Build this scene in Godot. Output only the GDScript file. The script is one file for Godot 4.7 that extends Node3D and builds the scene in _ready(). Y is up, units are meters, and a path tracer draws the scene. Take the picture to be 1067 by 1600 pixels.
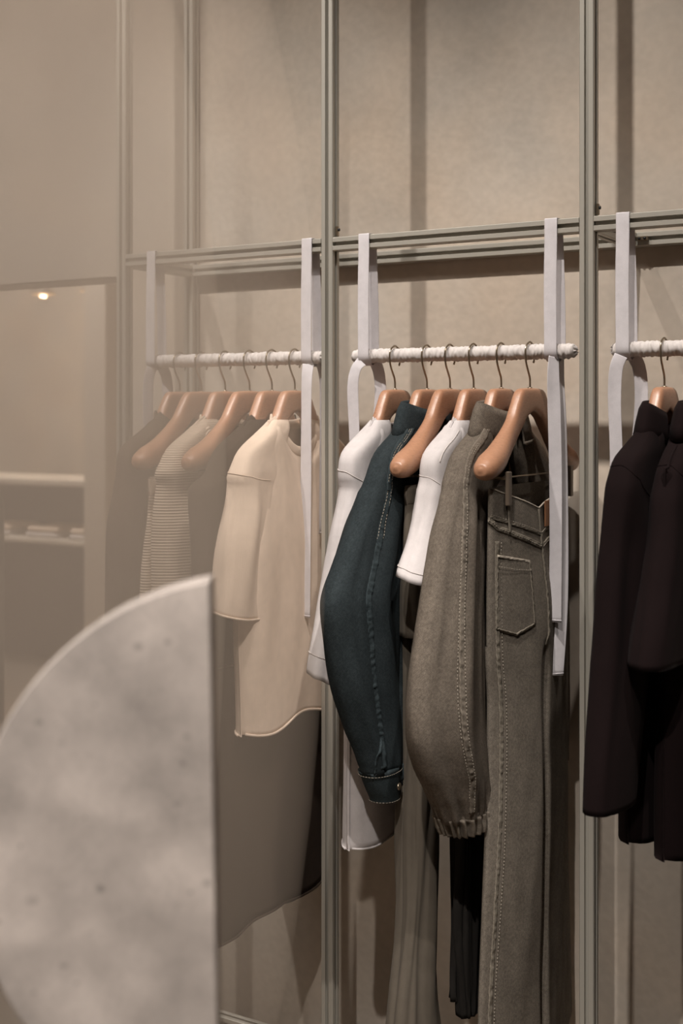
extends Node3D
# A boutique wall: an aluminium rack in three bays, cloth-wrapped rails on straps, garments on wooden hangers.
# x runs along the wall to the right, y up, z from the wall towards the viewer. The rack's front plane is z = RACK.

const RACK := -2.45
const WALL := -2.74
const REAR := -2.72
const RAIL_Y := 1.622
const BEAM_Y := 1.873
const POSTS := [-2.098, -1.4995, -0.893, -0.289]

var M := {}
var noise := FastNoiseLite.new()
var used := {}

# ------------------------------------------------------------------ helpers
func numbered(called: String) -> String:
	var n: int = used.get(called, 0)
	used[called] = n + 1
	return called if n == 0 else "%s_%03d" % [called, n]

func thing(called: String, label: String, category: String, at := Vector3.ZERO, group := "") -> Node3D:
	var o := Node3D.new()
	o.name = numbered(called)
	add_child(o, true)
	o.position = at
	tag(o, label, category, group)
	return o

func tag(o: Node, label: String, category: String, group := "") -> void:
	o.set_meta("label", label)
	o.set_meta("category", category)
	if group:
		o.set_meta("group", group)

func part(called: String, mesh: Mesh, m: Material, parent: Node, label := "") -> MeshInstance3D:
	var o := MeshInstance3D.new()
	o.name = called
	o.mesh = mesh
	o.material_override = m
	parent.add_child(o, true)
	if label:
		o.set_meta("label", label)
	return o

func structure(called: String, mesh: Mesh, m: Material, label: String, category: String) -> MeshInstance3D:
	var o := part(called, mesh, m, self, label)
	o.set_meta("kind", "structure")
	o.set_meta("category", category)
	return o

func begin() -> SurfaceTool:
	var st := SurfaceTool.new()
	st.begin(Mesh.PRIMITIVE_TRIANGLES)
	st.set_smooth_group(0)
	return st

func finish(st: SurfaceTool) -> ArrayMesh:
	st.generate_normals()
	return st.commit()

# a grid of points (rows of equal length) as smooth quads; closed joins the row's ends; the winding is chosen so that closed shapes face outwards
func add_grid(st: SurfaceTool, rows: Array, closed := true, cap_a := false, cap_b := false, smooth := 0) -> void:
	var n: int = rows[0].size()
	var vol := 0.0
	var mid := Vector3.ZERO
	for r in rows:
		for p in r:
			mid += p
	mid /= float(n * rows.size())
	var tris := []
	var last := n if closed else n - 1
	var along := [0.0]
	for i in range(1, rows.size()):
		along.append(along[i - 1] + rows[i][0].distance_to(rows[i - 1][0]))
	var around := [0.0]
	var widest := 0
	for i in rows.size():
		if rows[i][0].distance_to(rows[i][n / 2]) > rows[widest][0].distance_to(rows[widest][n / 2]):
			widest = i
	for j in range(1, n + 1):
		around.append(around[j - 1] + rows[widest][j % n].distance_to(rows[widest][j - 1]))
	for i in rows.size() - 1:
		for j in last:
			var a: Vector3 = rows[i][j]
			var b: Vector3 = rows[i][(j + 1) % n]
			var c: Vector3 = rows[i + 1][(j + 1) % n]
			var d: Vector3 = rows[i + 1][j]
			var ua := Vector2(around[j], along[i])
			var ub := Vector2(around[j + 1], along[i])
			var uc := Vector2(around[j + 1], along[i + 1])
			var ud := Vector2(around[j], along[i + 1])
			tris.append([a, b, c, ua, ub, uc])
			tris.append([a, c, d, ua, uc, ud])
			vol += (a - mid).dot((b - mid).cross(c - mid)) + (a - mid).dot((c - mid).cross(d - mid))
	for k in 2:
		if (cap_a if k == 0 else cap_b):
			var r: PackedVector3Array = rows[0] if k == 0 else rows[rows.size() - 1]
			var c := Vector3.ZERO
			for p in r:
				c += p
			c /= float(n)
			for j in n:
				var p0: Vector3 = r[j]
				var p1: Vector3 = r[(j + 1) % n]
				if k == 0:
					tris.append([p1, p0, c, Vector2.ZERO, Vector2.ZERO, Vector2.ZERO])
				else:
					tris.append([p0, p1, c, Vector2.ZERO, Vector2.ZERO, Vector2.ZERO])
	st.set_smooth_group(smooth)
	for t in tris:
		var order := [0, 2, 1] if vol > 0.0 else [0, 1, 2]   # front faces run clockwise
		for k in order:
			st.set_uv(t[k + 3])
			st.add_vertex(t[k])

func grid_mesh(rows: Array, closed := true, cap_a := false, cap_b := false) -> ArrayMesh:
	var st := begin()
	add_grid(st, rows, closed, cap_a, cap_b)
	return finish(st)

func add_tube(st: SurfaceTool, path: Array, radius: float, sides := 8, flat := 1.0, side_axis := Vector3.RIGHT) -> void:
	var rows := []
	for i in path.size():
		var p: Vector3 = path[i]
		var d: Vector3 = (path[mini(i + 1, path.size() - 1)] - path[maxi(i - 1, 0)]).normalized()
		var a := side_axis - d * side_axis.dot(d)
		if a.length() < 0.05:
			a = Vector3.UP - d * Vector3.UP.dot(d)
		a = a.normalized()
		var b := d.cross(a)
		var r := PackedVector3Array()
		for k in sides:
			var t := TAU * k / sides
			r.append(p + a * cos(t) * radius + b * sin(t) * radius * flat)
		rows.append(r)
	add_grid(st, rows, true, true, true)

func tube(path: Array, radius: float, sides := 8) -> ArrayMesh:
	var st := begin()
	add_tube(st, path, radius, sides)
	return finish(st)

func smooth_path(pts: Array, steps := 6) -> Array:
	var out := []
	for i in pts.size() - 1:
		var a = pts[maxi(i - 1, 0)]
		var b = pts[i]
		var c = pts[i + 1]
		var d = pts[mini(i + 2, pts.size() - 1)]
		for k in steps:
			out.append(b.cubic_interpolate(c, a, d, float(k) / steps))
	out.append(pts[-1])
	return out

# value of a table [[key, a, b, ...], ...] (keys falling or rising) at a key, smoothly
func look(table: Array, key: float) -> Array:
	var n := table.size()
	var falling: bool = table[0][0] > table[n - 1][0]
	var i := 0
	while i < n - 2 and (table[i + 1][0] > key if falling else table[i + 1][0] < key):
		i += 1
	var t := clampf((key - table[i][0]) / (table[i + 1][0] - table[i][0]), 0.0, 1.0)
	var out := []
	for c in range(1, table[0].size()):
		out.append(cubic_interpolate(table[i][c], table[i + 1][c], table[maxi(i - 1, 0)][c], table[mini(i + 2, n - 1)][c], t))
	return out

func bevel_box(size: Vector3, bevel := 0.002, centre := Vector3.ZERO) -> ArrayMesh:
	var st := begin()
	add_bevel_box(st, size, bevel, centre)
	return finish(st)

func add_bevel_box(st: SurfaceTool, size: Vector3, bevel := 0.002, centre := Vector3.ZERO) -> void:
	var h := size / 2.0
	var b := minf(bevel, minf(h.x, minf(h.y, h.z)) * 0.9)
	var rows := []
	for lv in [[-h.y, h.x - b, h.z - b], [-h.y + b, h.x, h.z], [h.y - b, h.x, h.z], [h.y, h.x - b, h.z - b]]:
		var x: float = lv[1]
		var z: float = lv[2]
		var r := PackedVector3Array()
		for p in [Vector2(-x + b, -z), Vector2(x - b, -z), Vector2(x, -z + b), Vector2(x, z - b), Vector2(x - b, z), Vector2(-x + b, z), Vector2(-x, z - b), Vector2(-x, -z + b)]:
			r.append(centre + Vector3(p.x, lv[0], p.y))
		rows.append(r)
	add_grid(st, rows, true, true, true, -1)

# a slotted aluminium profile: square section with a T-slot in each face, from a to b
func profile(a: Vector3, b: Vector3) -> ArrayMesh:
	var w := 0.015
	var c := 0.0016
	var s := 0.0041
	var t := 0.0022
	var q := [Vector2(-w + c, -w), Vector2(-s - 0.0006, -w), Vector2(-s, -w + 0.0006), Vector2(-s, -w + t), Vector2(-0.0075, -w + t), Vector2(-0.0075, -w + t + 0.001), Vector2(-0.004, -w + 0.0108),
		Vector2(0.004, -w + 0.0108), Vector2(0.0075, -w + t + 0.001), Vector2(0.0075, -w + t), Vector2(s, -w + t), Vector2(s, -w + 0.0006), Vector2(s + 0.0006, -w), Vector2(w - c, -w)]
	var outline := []
	for k in 4:
		for p in q:
			outline.append(p.rotated(k * PI / 2))
	var d := (b - a).normalized()
	var e := Vector3.UP if absf(d.y) < 0.5 else Vector3.RIGHT
	var f := d.cross(e)
	var st := begin()
	var n := outline.size()
	st.set_smooth_group(-1)
	for j in n:
		var p: Vector2 = outline[j]
		var r: Vector2 = outline[(j + 1) % n]
		var p0 := a + e * p.x + f * p.y
		var p1 := a + e * r.x + f * r.y
		var p2 := b + e * r.x + f * r.y
		var p3 := b + e * p.x + f * p.y
		for v in [p0, p1, p2, p0, p2, p3]:
			st.add_vertex(v)
	var ends := Geometry2D.triangulate_polygon(PackedVector2Array(outline))
	for k in range(0, ends.size(), 3):
		for m in 3:
			var p: Vector2 = outline[ends[k + m]]
			st.add_vertex(b + e * p.x + f * p.y)
		for m in [0, 2, 1]:
			var p: Vector2 = outline[ends[k + m]]
			st.add_vertex(a + e * p.x + f * p.y)
	return finish(st)

# a woven band: path of points, width along a (turning) side vector
func ribbon(path: Array, sides: Array, width: float, thick := 0.0014) -> ArrayMesh:
	var rows := []
	for i in path.size():
		var p: Vector3 = path[i]
		var d: Vector3 = (path[mini(i + 1, path.size() - 1)] - path[maxi(i - 1, 0)]).normalized()
		var s: Vector3 = sides[mini(i, sides.size() - 1)]
		s = (s - d * s.dot(d)).normalized()
		var f := d.cross(s)
		var r := PackedVector3Array()
		for c in [[-1.0, -0.5], [-0.9, -1.0], [-0.3, -1.0], [0.3, -1.0], [0.9, -1.0], [1.0, -0.5], [1.0, 0.5], [0.9, 1.0], [0.3, 1.0], [-0.3, 1.0], [-0.9, 1.0], [-1.0, 0.5]]:
			r.append(p + s * c[0] * width / 2 + f * c[1] * thick / 2)
		rows.append(r)
	return grid_mesh(rows, true, true, true)

# ------------------------------------------------------------------ materials
func image_of(size: int, f: Callable) -> ImageTexture:
	var im := Image.create(size, size, false, Image.FORMAT_RGB8)
	for y in size:
		for x in size:
			im.set_pixel(x, y, f.call(x, y))
	return ImageTexture.create_from_image(im)

func mat(c: Color, rough := 0.8, metal := 0.0) -> StandardMaterial3D:
	var m := StandardMaterial3D.new()
	m.albedo_color = c
	m.roughness = rough
	m.metallic = metal
	return m

func cloth(c: Color, tex: Texture2D, scale: float, bump: Texture2D = null, depth := 0.03, rim := 0.0) -> StandardMaterial3D:
	var m := mat(c, 0.92)
	m.metallic_specular = 0.25
	m.albedo_texture = tex
	m.uv1_scale = Vector3(scale, scale, scale)
	if bump:
		m.heightmap_enabled = true
		m.heightmap_texture = bump
		m.heightmap_scale = depth
	if rim > 0.0:
		m.rim_enabled = true
		m.rim = rim
		m.rim_tint = 0.6
	return m

func rnd_tile(size: int, seed_: int, freq: float, octaves := 3) -> Array:
	var n := FastNoiseLite.new()
	n.seed = seed_
	n.frequency = freq
	n.fractal_octaves = octaves
	var im := n.get_seamless_image(size, size)
	var out := []
	for y in size:
		var row := PackedFloat32Array()
		for x in size:
			row.append(im.get_pixel(x, y).r)
		out.append(row)
	return out

func make_materials() -> void:
	var g := RandomNumberGenerator.new()
	g.seed = 7
	var n := 384
	var soft := rnd_tile(n, 3, 0.012, 4)
	var fine := rnd_tile(n, 5, 0.09, 2)
	var white_noise := []
	for i in n * n:
		white_noise.append(g.randf())
	# denim: a diagonal twill with slubs and cloudy fading
	var denim := image_of(n, func(x, y):
		var tw := 0.5 + 0.5 * sin((x + y) * TAU / 6.0)
		var v: float = 0.82 + 0.06 * (tw - 0.5) + 0.12 * (soft[y][x] - 0.5) + 0.14 * (fine[y][x] - 0.5) + 0.26 * (white_noise[y * n + x] - 0.5)
		return Color(v, v, v))
	var denim_relief := image_of(n, func(x, y):
		var v: float = 0.5 + 0.2 * sin((x + y) * TAU / 6.0) + 0.4 * (white_noise[y * n + x] - 0.5)
		return Color(v, v, v))
	var plain := image_of(n, func(x, y):
		var v: float = 0.95 + 0.05 * (white_noise[y * n + x] - 0.5) + 0.06 * (soft[y][x] - 0.5)
		return Color(v, v, v))
	var weave := image_of(n, func(x, y):
		var v: float = 0.5 + 0.22 * sin(x * TAU / 4.0) * sin(y * TAU / 4.0) + 0.2 * (fine[y][x] - 0.5)
		return Color(v, v, v))
	var rib := image_of(n, func(x, y):
		var v: float = 0.5 + 0.5 * sin(y * TAU / 16.0) + 0.15 * (fine[y][x] - 0.5)
		return Color(v, v, v))
	var rib_tone := image_of(n, func(x, y):
		var v: float = 0.92 + 0.03 * sin(y * TAU / 16.0) + 0.08 * (fine[y][x] - 0.5)
		return Color(v, v, v))
	var knit := image_of(n, func(x, y):
		var v: float = 0.5 + 0.3 * sin(x * TAU / 6.0) * (0.6 + 0.4 * sin(y * TAU / 4.0)) + 0.3 * (fine[y][x] - 0.5)
		return Color(v, v, v))
	# beech: long fibres with short dark flecks
	var fibre := FastNoiseLite.new()
	fibre.seed = 21
	fibre.frequency = 0.02
	var beech := image_of(n, func(x, y):
		var a := 0.5 + 0.5 * fibre.get_noise_2d(x * 1.2, y * 12.0)
		var b := 0.5 + 0.5 * fibre.get_noise_2d(x * 4.0 + 900.0, y * 40.0)
		var k: float = 0.8 + 0.16 * a + 0.12 * b + (-0.14 if white_noise[(y / 2) * n + x / 9] > 0.965 else 0.0)
		return Color(k, k * (0.96 + 0.03 * a), k * (0.92 + 0.05 * a)))
	# plaster: cloudy tone with a grain
	var cloud := rnd_tile(512, 11, 0.006, 4)
	var grain := rnd_tile(512, 12, 0.12, 2)
	var plaster := image_of(512, func(x, y):
		var k: float = 0.93 + 0.13 * (cloud[y][x] - 0.5) + 0.05 * (grain[y][x] - 0.5)
		var w: float = 0.035 * (cloud[(y + 200) % 512][(x + 131) % 512] - 0.5)
		return Color(k + w, k, k - w))
	var plaster_relief := image_of(512, func(x, y):
		var v: float = grain[y][x]
		return Color(v, v, v))
	# pale stone: soft clouds and small dark pits
	var pits := []
	g.seed = 40
	for i in 70:
		pits.append([g.randf() * 512, g.randf() * 512, 1.5 + 4.5 * pow(g.randf(), 3.0), 0.06 + 0.16 * g.randf()])
	var pitted := PackedFloat32Array()
	pitted.resize(512 * 512)
	for p in pits:
		var reach := int(p[2] * 2.0) + 1
		for dy in range(-reach, reach + 1):
			for dx in range(-reach, reach + 1):
				var at := posmod(int(p[1]) + dy, 512) * 512 + posmod(int(p[0]) + dx, 512)
				pitted[at] += p[3] * smoothstep(p[2] * 2.0, p[2] * 0.6, Vector2(dx, dy * 1.3).length())
	var stone := image_of(512, func(x, y):
		var k: float = 0.88 + 0.28 * (cloud[y][(x + 77) % 512] - 0.5) + 0.07 * (grain[y][x] - 0.5) - pitted[y * 512 + x]
		return Color(k, k * 0.985, k * 0.965))

	M.wall = mat(Color(0.815, 0.765, 0.705), 0.95)
	M.wall.albedo_texture = plaster
	M.wall.uv1_triplanar = true
	M.wall.uv1_world_triplanar = true
	M.wall.uv1_scale = Vector3(0.55, 0.55, 0.55)
	M.wall.heightmap_enabled = true
	M.wall.heightmap_texture = plaster_relief
	M.wall.heightmap_scale = 0.06
	M.floor = M.wall.duplicate()
	M.floor.albedo_color = Color(0.52, 0.47, 0.42)
	M.floor.roughness = 0.6
	M.ceiling = mat(Color(0.82, 0.78, 0.73), 0.95)
	M.metal = mat(Color(0.70, 0.685, 0.645), 0.45, 0.35)
	M.steel = mat(Color(0.62, 0.57, 0.50), 0.28, 0.9)
	M.black = mat(Color(0.06, 0.058, 0.055), 0.5)
	M.clip = mat(Color(0.44, 0.39, 0.34), 0.45, 0.3)
	M.wood = mat(Color(0.745, 0.565, 0.455), 0.42)
	M.wood.albedo_texture = beech
	M.wood.uv1_triplanar = true
	M.wood.uv1_scale = Vector3(5.0, 5.0, 5.0)
	M.wood.clearcoat_enabled = true
	M.wood.clearcoat = 0.35
	M.wood.clearcoat_roughness = 0.3
	M.strap = cloth(Color(0.875, 0.858, 0.868), plain, 6.0, weave, 0.02)
	M.wrap = cloth(Color(0.86, 0.835, 0.82), plain, 6.0, weave, 0.03)
	M.white = cloth(Color(0.85, 0.825, 0.82), plain, 5.0, weave, 0.02)
	M.white_thread = mat(Color(0.80, 0.77, 0.75), 0.9)
	M.blue = cloth(Color(0.225, 0.258, 0.27), denim, 3.2, denim_relief, 0.03)
	M.blue_seam = cloth(Color(0.265, 0.305, 0.318), denim, 5.0, denim_relief, 0.04)
	M.grey = cloth(Color(0.50, 0.46, 0.415), denim, 3.2, denim_relief, 0.03)
	M.grey_seam = cloth(Color(0.56, 0.52, 0.47), denim, 5.0, denim_relief, 0.04)
	M.jeans = cloth(Color(0.53, 0.495, 0.45), denim, 3.2, denim_relief, 0.03)
	M.jeans_seam = cloth(Color(0.60, 0.565, 0.51), denim, 5.0, denim_relief, 0.04)
	M.thread = mat(Color(0.62, 0.585, 0.53), 0.8)
	M.fray = mat(Color(0.72, 0.68, 0.62), 0.95)
	M.taupe = cloth(Color(0.40, 0.37, 0.33), plain, 5.0, weave, 0.03, 0.15)
	M.charcoal = cloth(Color(0.17, 0.16, 0.15), plain, 5.0, weave, 0.03, 0.1)
	M.brown = cloth(Color(0.235, 0.195, 0.165), plain, 5.0, knit, 0.03, 0.1)
	M.umber = cloth(Color(0.33, 0.28, 0.235), plain, 5.0, knit, 0.03, 0.1)
	M.cream = cloth(Color(0.92, 0.835, 0.755), plain, 5.0, knit, 0.03, 0.2)
	M.cream_rib = cloth(Color(0.84, 0.76, 0.68), rib_tone, 6.5, rib, 0.14, 0.2)
	M.burgundy = cloth(Color(0.088, 0.050, 0.051), plain, 5.0, weave, 0.02, 0.08)
	M.night = cloth(Color(0.075, 0.062, 0.062), plain, 5.0, weave, 0.02)
	M.label = mat(Color(0.70, 0.60, 0.46), 0.8)
	M.ink = mat(Color(0.12, 0.09, 0.07), 0.8)
	M.leather = mat(Color(0.62, 0.43, 0.30), 0.55)
	M.stone = mat(Color(0.88, 0.845, 0.825), 0.75)
	M.stone.albedo_texture = stone
	M.stone.uv1_triplanar = true
	M.stone.uv1_scale = Vector3(2.4, 2.4, 2.4)
	M.plinth = mat(Color(0.19, 0.19, 0.17), 0.8)
	M.diffuser = mat(Color(0.95, 0.93, 0.9), 0.6)
	M.diffuser.emission_enabled = true
	M.diffuser.emission = Color(1.0, 0.968, 0.94)
	M.diffuser.emission_energy_multiplier = 1.0
	M.bulb = mat(Color(1, 0.93, 0.82), 0.4)
	M.bulb.emission_enabled = true
	M.bulb.emission = Color(1.0, 0.86, 0.70)
	M.bulb.emission_energy_multiplier = 2.0

# ------------------------------------------------------------------ rack
func build_rack() -> void:
	var t := thing("clothes_rack", "floor-to-ceiling slotted aluminium rack standing along the beige wall", "rack", Vector3(POSTS[1], 0, RACK))
	var o := Vector3(POSTS[1], 0, RACK)
	for x in POSTS:
		part("post", profile(Vector3(x, -0.1, RACK) - o, Vector3(x, 4.245, RACK) - o), M.metal, t)
	part("rear_post", profile(Vector3(POSTS[0], -0.1, REAR) - o, Vector3(POSTS[0], 4.245, REAR) - o), M.metal, t)
	for i in 3:
		for y in [BEAM_Y, 0.062]:
			part("beam", profile(Vector3(POSTS[i] + 0.0155, y, RACK) - o, Vector3(POSTS[i + 1] - 0.0155, y, RACK) - o), M.metal, t)
	part("rear_beam", profile(Vector3(POSTS[0] + 0.0155, BEAM_Y, REAR) - o, Vector3(POSTS[3], BEAM_Y, REAR) - o), M.metal, t)
	for k in [0, 2, 3]:
		part("cross_beam", profile(Vector3(POSTS[k], BEAM_Y, RACK - 0.0155) - o, Vector3(POSTS[k], BEAM_Y, REAR + 0.0155) - o), M.metal, t)
	part("cross_beam", profile(Vector3(POSTS[0], 0.062, RACK - 0.0155) - o, Vector3(POSTS[0], 0.062, REAR + 0.0155) - o), M.metal, t)
	# corner brackets with a socket screw
	for x in [POSTS[2] + 0.0155, POSTS[1] + 0.0155]:
		var b := part("corner_bracket", bevel_box(Vector3(0.006, 0.022, 0.008), 0.001, Vector3(x + 0.003, BEAM_Y + 0.03, RACK) - o), M.steel, t)
		part("screw", tube([Vector3(x + 0.005, BEAM_Y + 0.033, RACK) - o, Vector3(x + 0.009, BEAM_Y + 0.033, RACK) - o], 0.0035, 10), M.black, b)
	var rb := part("corner_bracket", bevel_box(Vector3(0.026, 0.009, 0.01), 0.001, Vector3(POSTS[2] + 0.03, BEAM_Y, REAR + 0.019) - o), M.steel, t)
	for dx in [0.024, 0.036]:
		part("screw", tube([Vector3(POSTS[2] + dx, BEAM_Y, REAR + 0.022) - o, Vector3(POSTS[2] + dx, BEAM_Y, REAR + 0.027) - o], 0.003, 10), M.black, rb)

func build_rail(x0: float, x1: float, label: String, seed_: int) -> void:
	var t := thing("cloth_wrapped_rail", label, "rail", Vector3((x0 + x1) / 2, RAIL_Y, RACK), "cloth-wrapped rails")
	var half := (x1 - x0) / 2
	var rows := []
	var steps := int((x1 - x0) / 0.0016)
	for i in steps + 1:
		var x := -half + (x1 - x0) * i / steps
		var end := minf(half - absf(x), 0.012) / 0.012
		var r := PackedVector3Array()
		for k in 40:
			var a := TAU * k / 40
			# cloth wound round the bar: slanting turns whose spacing wanders, with small creases between them
			var turn := x * 620.0 + a * 0.9 + 5.0 * noise.get_noise_2d(x * 2600.0 + seed_ * 57.0, a * 30.0)
			var w := 0.00055 * sin(turn) + 0.0022 * noise.get_noise_3d(x * 9000.0 + seed_ * 100.0, cos(a) * 45.0 + x * 2500.0, sin(a) * 45.0) + 0.0007 * noise.get_noise_2d(x * 500.0, seed_ * 31.0)
			var q: float = 0.0152 * (0.72 + 0.28 * sqrt(clampf(end * (2.0 - end), 0.0, 1.0))) + w
			r.append(Vector3(x, cos(a) * q, sin(a) * q))
		rows.append(r)
	part("cloth_wrap", grid_mesh(rows, true, true, true), M.wrap, t)
	# gathered cloth end: folds drawn in to the middle
	for s in [-1.0, 1.0]:
		var er := []
		for i in 9:
			var q := 0.0125 * (1.0 - i / 8.5)
			var r := PackedVector3Array()
			for k in 48:
				var a := TAU * k / 48
				var lift := 0.0035 * sin(a * 7.0 + seed_ + i * 0.25) * sin(PI * clampf(i / 8.0, 0.0, 1.0)) + 0.004 * sin(PI * i / 16.0)
				r.append(Vector3(s * (half - 0.001 + lift), cos(a) * q, sin(a) * q))
			er.append(r)
		part("gathered_end", grid_mesh(er, true, false, true), M.wrap, t)

# a strap looped over the beam and under the rail, its two ends hanging below
func build_strap(x: float, label: String, tails: Array, seed_: int) -> void:
	var t := thing("hanging_strap", label, "strap", Vector3(x, RAIL_Y, RACK), "white straps that carry the rails")
	var top := BEAM_Y - RAIL_Y
	var pts := [Vector3(0, top + 0.002, -0.0172), Vector3(0.0, top - 0.03, -0.0174), Vector3(0.003, 0.12, -0.019), Vector3(0.004, 0.03, -0.0195), Vector3(0.003, -0.004, -0.0188), Vector3(0, -0.0185, -0.006), Vector3(0, -0.0188, 0.006), Vector3(0, -0.004, 0.0188), Vector3(0.0, 0.03, 0.0195), Vector3(-0.001, 0.13, 0.0185), Vector3(0.0, top - 0.03, 0.0176), Vector3(0, top + 0.0115, 0.0172), Vector3(0, top + 0.0168, 0.0130), Vector3(0, top + 0.0168, -0.0130), Vector3(0, top + 0.0115, -0.0172), Vector3(0, top + 0.001, -0.0175)]
	part("loop", ribbon(smooth_path(pts, 5), [Vector3.RIGHT], 0.027), M.strap, t)
	for q in tails:
		var sides := []
		var path := smooth_path(q.pts, 8)
		for i in path.size():
			var f := float(i) / path.size()
			sides.append(Vector3.RIGHT.rotated(Vector3.UP, lerpf(q.turn[0], q.turn[1], smoothstep(0.0, 0.5, f)) + 0.12 * sin(f * 9.0 + seed_)))
		var tail := part("tail", ribbon(path, sides, 0.026), M.strap, t)
		var e: Vector3 = path[-1]
		var s: Vector3 = sides[-1]
		part("tail_hem", tube([e + Vector3(0, 0.004, 0) - s * 0.0132, e + Vector3(0, 0.004, 0) + s * 0.0132], 0.0016, 6), M.strap, tail)

# ------------------------------------------------------------------ hangers
# the top of a sleeve drapes over the end of the hanger: [y, front z, back z, half width, shift]
const NARROW := 0.83
# a jacket's shoulder drops straight from the hanger into a fuller sleeve
const WIDE_SHOULDER := [[1.482, 0.095, 0.04, 0.014, 0.0], [1.466, 0.116, 0.04, 0.022, 0.0], [1.447, 0.147, 0.05, 0.0265, 0.0], [1.431, 0.180, 0.055, 0.0275, 0.0], [1.416, 0.203, 0.06, 0.0285, 0.0], [1.402, 0.2165, 0.065, 0.0295, 0.0], [1.382, 0.2305, 0.075, 0.031, 0.001], [1.362, 0.2445, 0.085, 0.032, 0.002]]
const SHOULDER := [[1.482, 0.095, 0.04, 0.014, 0.0], [1.466, 0.116, 0.04, 0.022, 0.0], [1.447, 0.147, 0.05, 0.0265, 0.0], [1.431, 0.180, 0.055, 0.0275, 0.0], [1.416, 0.202, 0.06, 0.028, 0.0], [1.402, 0.2115, 0.065, 0.028, 0.0], [1.382, 0.2155, 0.07, 0.0285, 0.0], [1.362, 0.216, 0.075, 0.029, 0.0]]
const HANGER := [[-0.2435, 1.386, 1.392, 0.003, 2.2], [-0.2405, 1.376, 1.400, 0.013, 2.2], [-0.230, 1.370, 1.409, 0.020, 2.2], [-0.21, 1.369, 1.421, 0.0245, 2.2], [-0.17, 1.381, 1.438, 0.0235, 2.2], [-0.13, 1.407, 1.465, 0.0175, 2.3], [-0.10, 1.430, 1.490, 0.0145, 2.6], [-0.075, 1.452, 1.524, 0.0135, 3.0], [-0.058, 1.468, 1.543, 0.0132, 3.6], [-0.04, 1.485, 1.547, 0.013, 4.0], [0.0, 1.500, 1.548, 0.013, 4.0]]

func hanger_mesh(span := 1.0) -> ArrayMesh:
	var rows := []
	var table := HANGER.duplicate()
	for i in range(HANGER.size() - 2, -1, -1):
		var h: Array = HANGER[i].duplicate()
		h[0] = -h[0]
		table.append(h)
	var zs := []
	for i in table.size() - 1:
		for k in 4:
			zs.append(lerpf(table[i][0], table[i + 1][0], k / 4.0))
	zs.append(table[-1][0])
	for z in zs:
		var v := look(table, z)
		var c: float = (v[0] + v[1]) / 2
		var h: float = (v[1] - v[0]) / 2
		var r := PackedVector3Array()
		for k in 28:
			var a := TAU * k / 28
			var e: float = 2.0 / v[3]
			r.append(Vector3(signf(cos(a)) * pow(absf(cos(a)), e) * v[2], c + signf(sin(a)) * pow(absf(sin(a)), e) * h, z * span))
		rows.append(r)
	return grid_mesh(rows, true, true, true)

var hanger_shape: ArrayMesh
var narrow_shape: ArrayMesh
var hook_shape: ArrayMesh

func build_hanger(x: float, label: String, group: String, clips := false, clip_y := 1.335, turn := 0.0) -> Node3D:
	if hanger_shape == null:
		hanger_shape = hanger_mesh()
		narrow_shape = hanger_mesh(NARROW)
		var p := []
		for q in [[0.0, 1.543], [0.001, 1.568], [0.010, 1.583], [0.021, 1.601], [0.0245, 1.622], [0.0175, 1.6355], [0.0, 1.6425], [-0.0175, 1.6355], [-0.0245, 1.622], [-0.0215, 1.606], [-0.0185, 1.601]]:
			p.append(Vector3(0, q[1], q[0]))
		hook_shape = tube(smooth_path(p, 6), 0.0021, 10)
	var t := thing("wooden_hanger", label, "hanger", Vector3(x, 0, RACK), group)
	t.rotation.y = turn
	part("hanger_body", hanger_shape if clips else narrow_shape, M.wood, t)
	part("hook", hook_shape, M.steel, t)
	part("ferrule", tube([Vector3(0, 1.5465, 0), Vector3(0, 1.5495, 0)], 0.005, 12), M.steel, t)
	if clips:
		part("clip_bar", tube([Vector3(0, clip_y + 0.035, -0.205), Vector3(0, clip_y + 0.035, 0.205)], 0.0018, 8), M.steel, t)
		for s in [-1.0, 1.0]:
			part("bar_stay", tube([Vector3(0, 1.385, s * 0.205), Vector3(0, clip_y + 0.035, s * 0.205)], 0.0018, 8), M.steel, t)
			var c := part("clip", bevel_box(Vector3(0.009, 0.066, 0.015), 0.0015, Vector3(0.024, clip_y + 0.016, s * 0.165)), M.clip, t)
			part("clip_spring", tube([Vector3(-0.004, clip_y + 0.035, s * 0.165), Vector3(0.027, clip_y + 0.035, s * 0.165)], 0.003, 8), M.steel, c)
	return t

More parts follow.
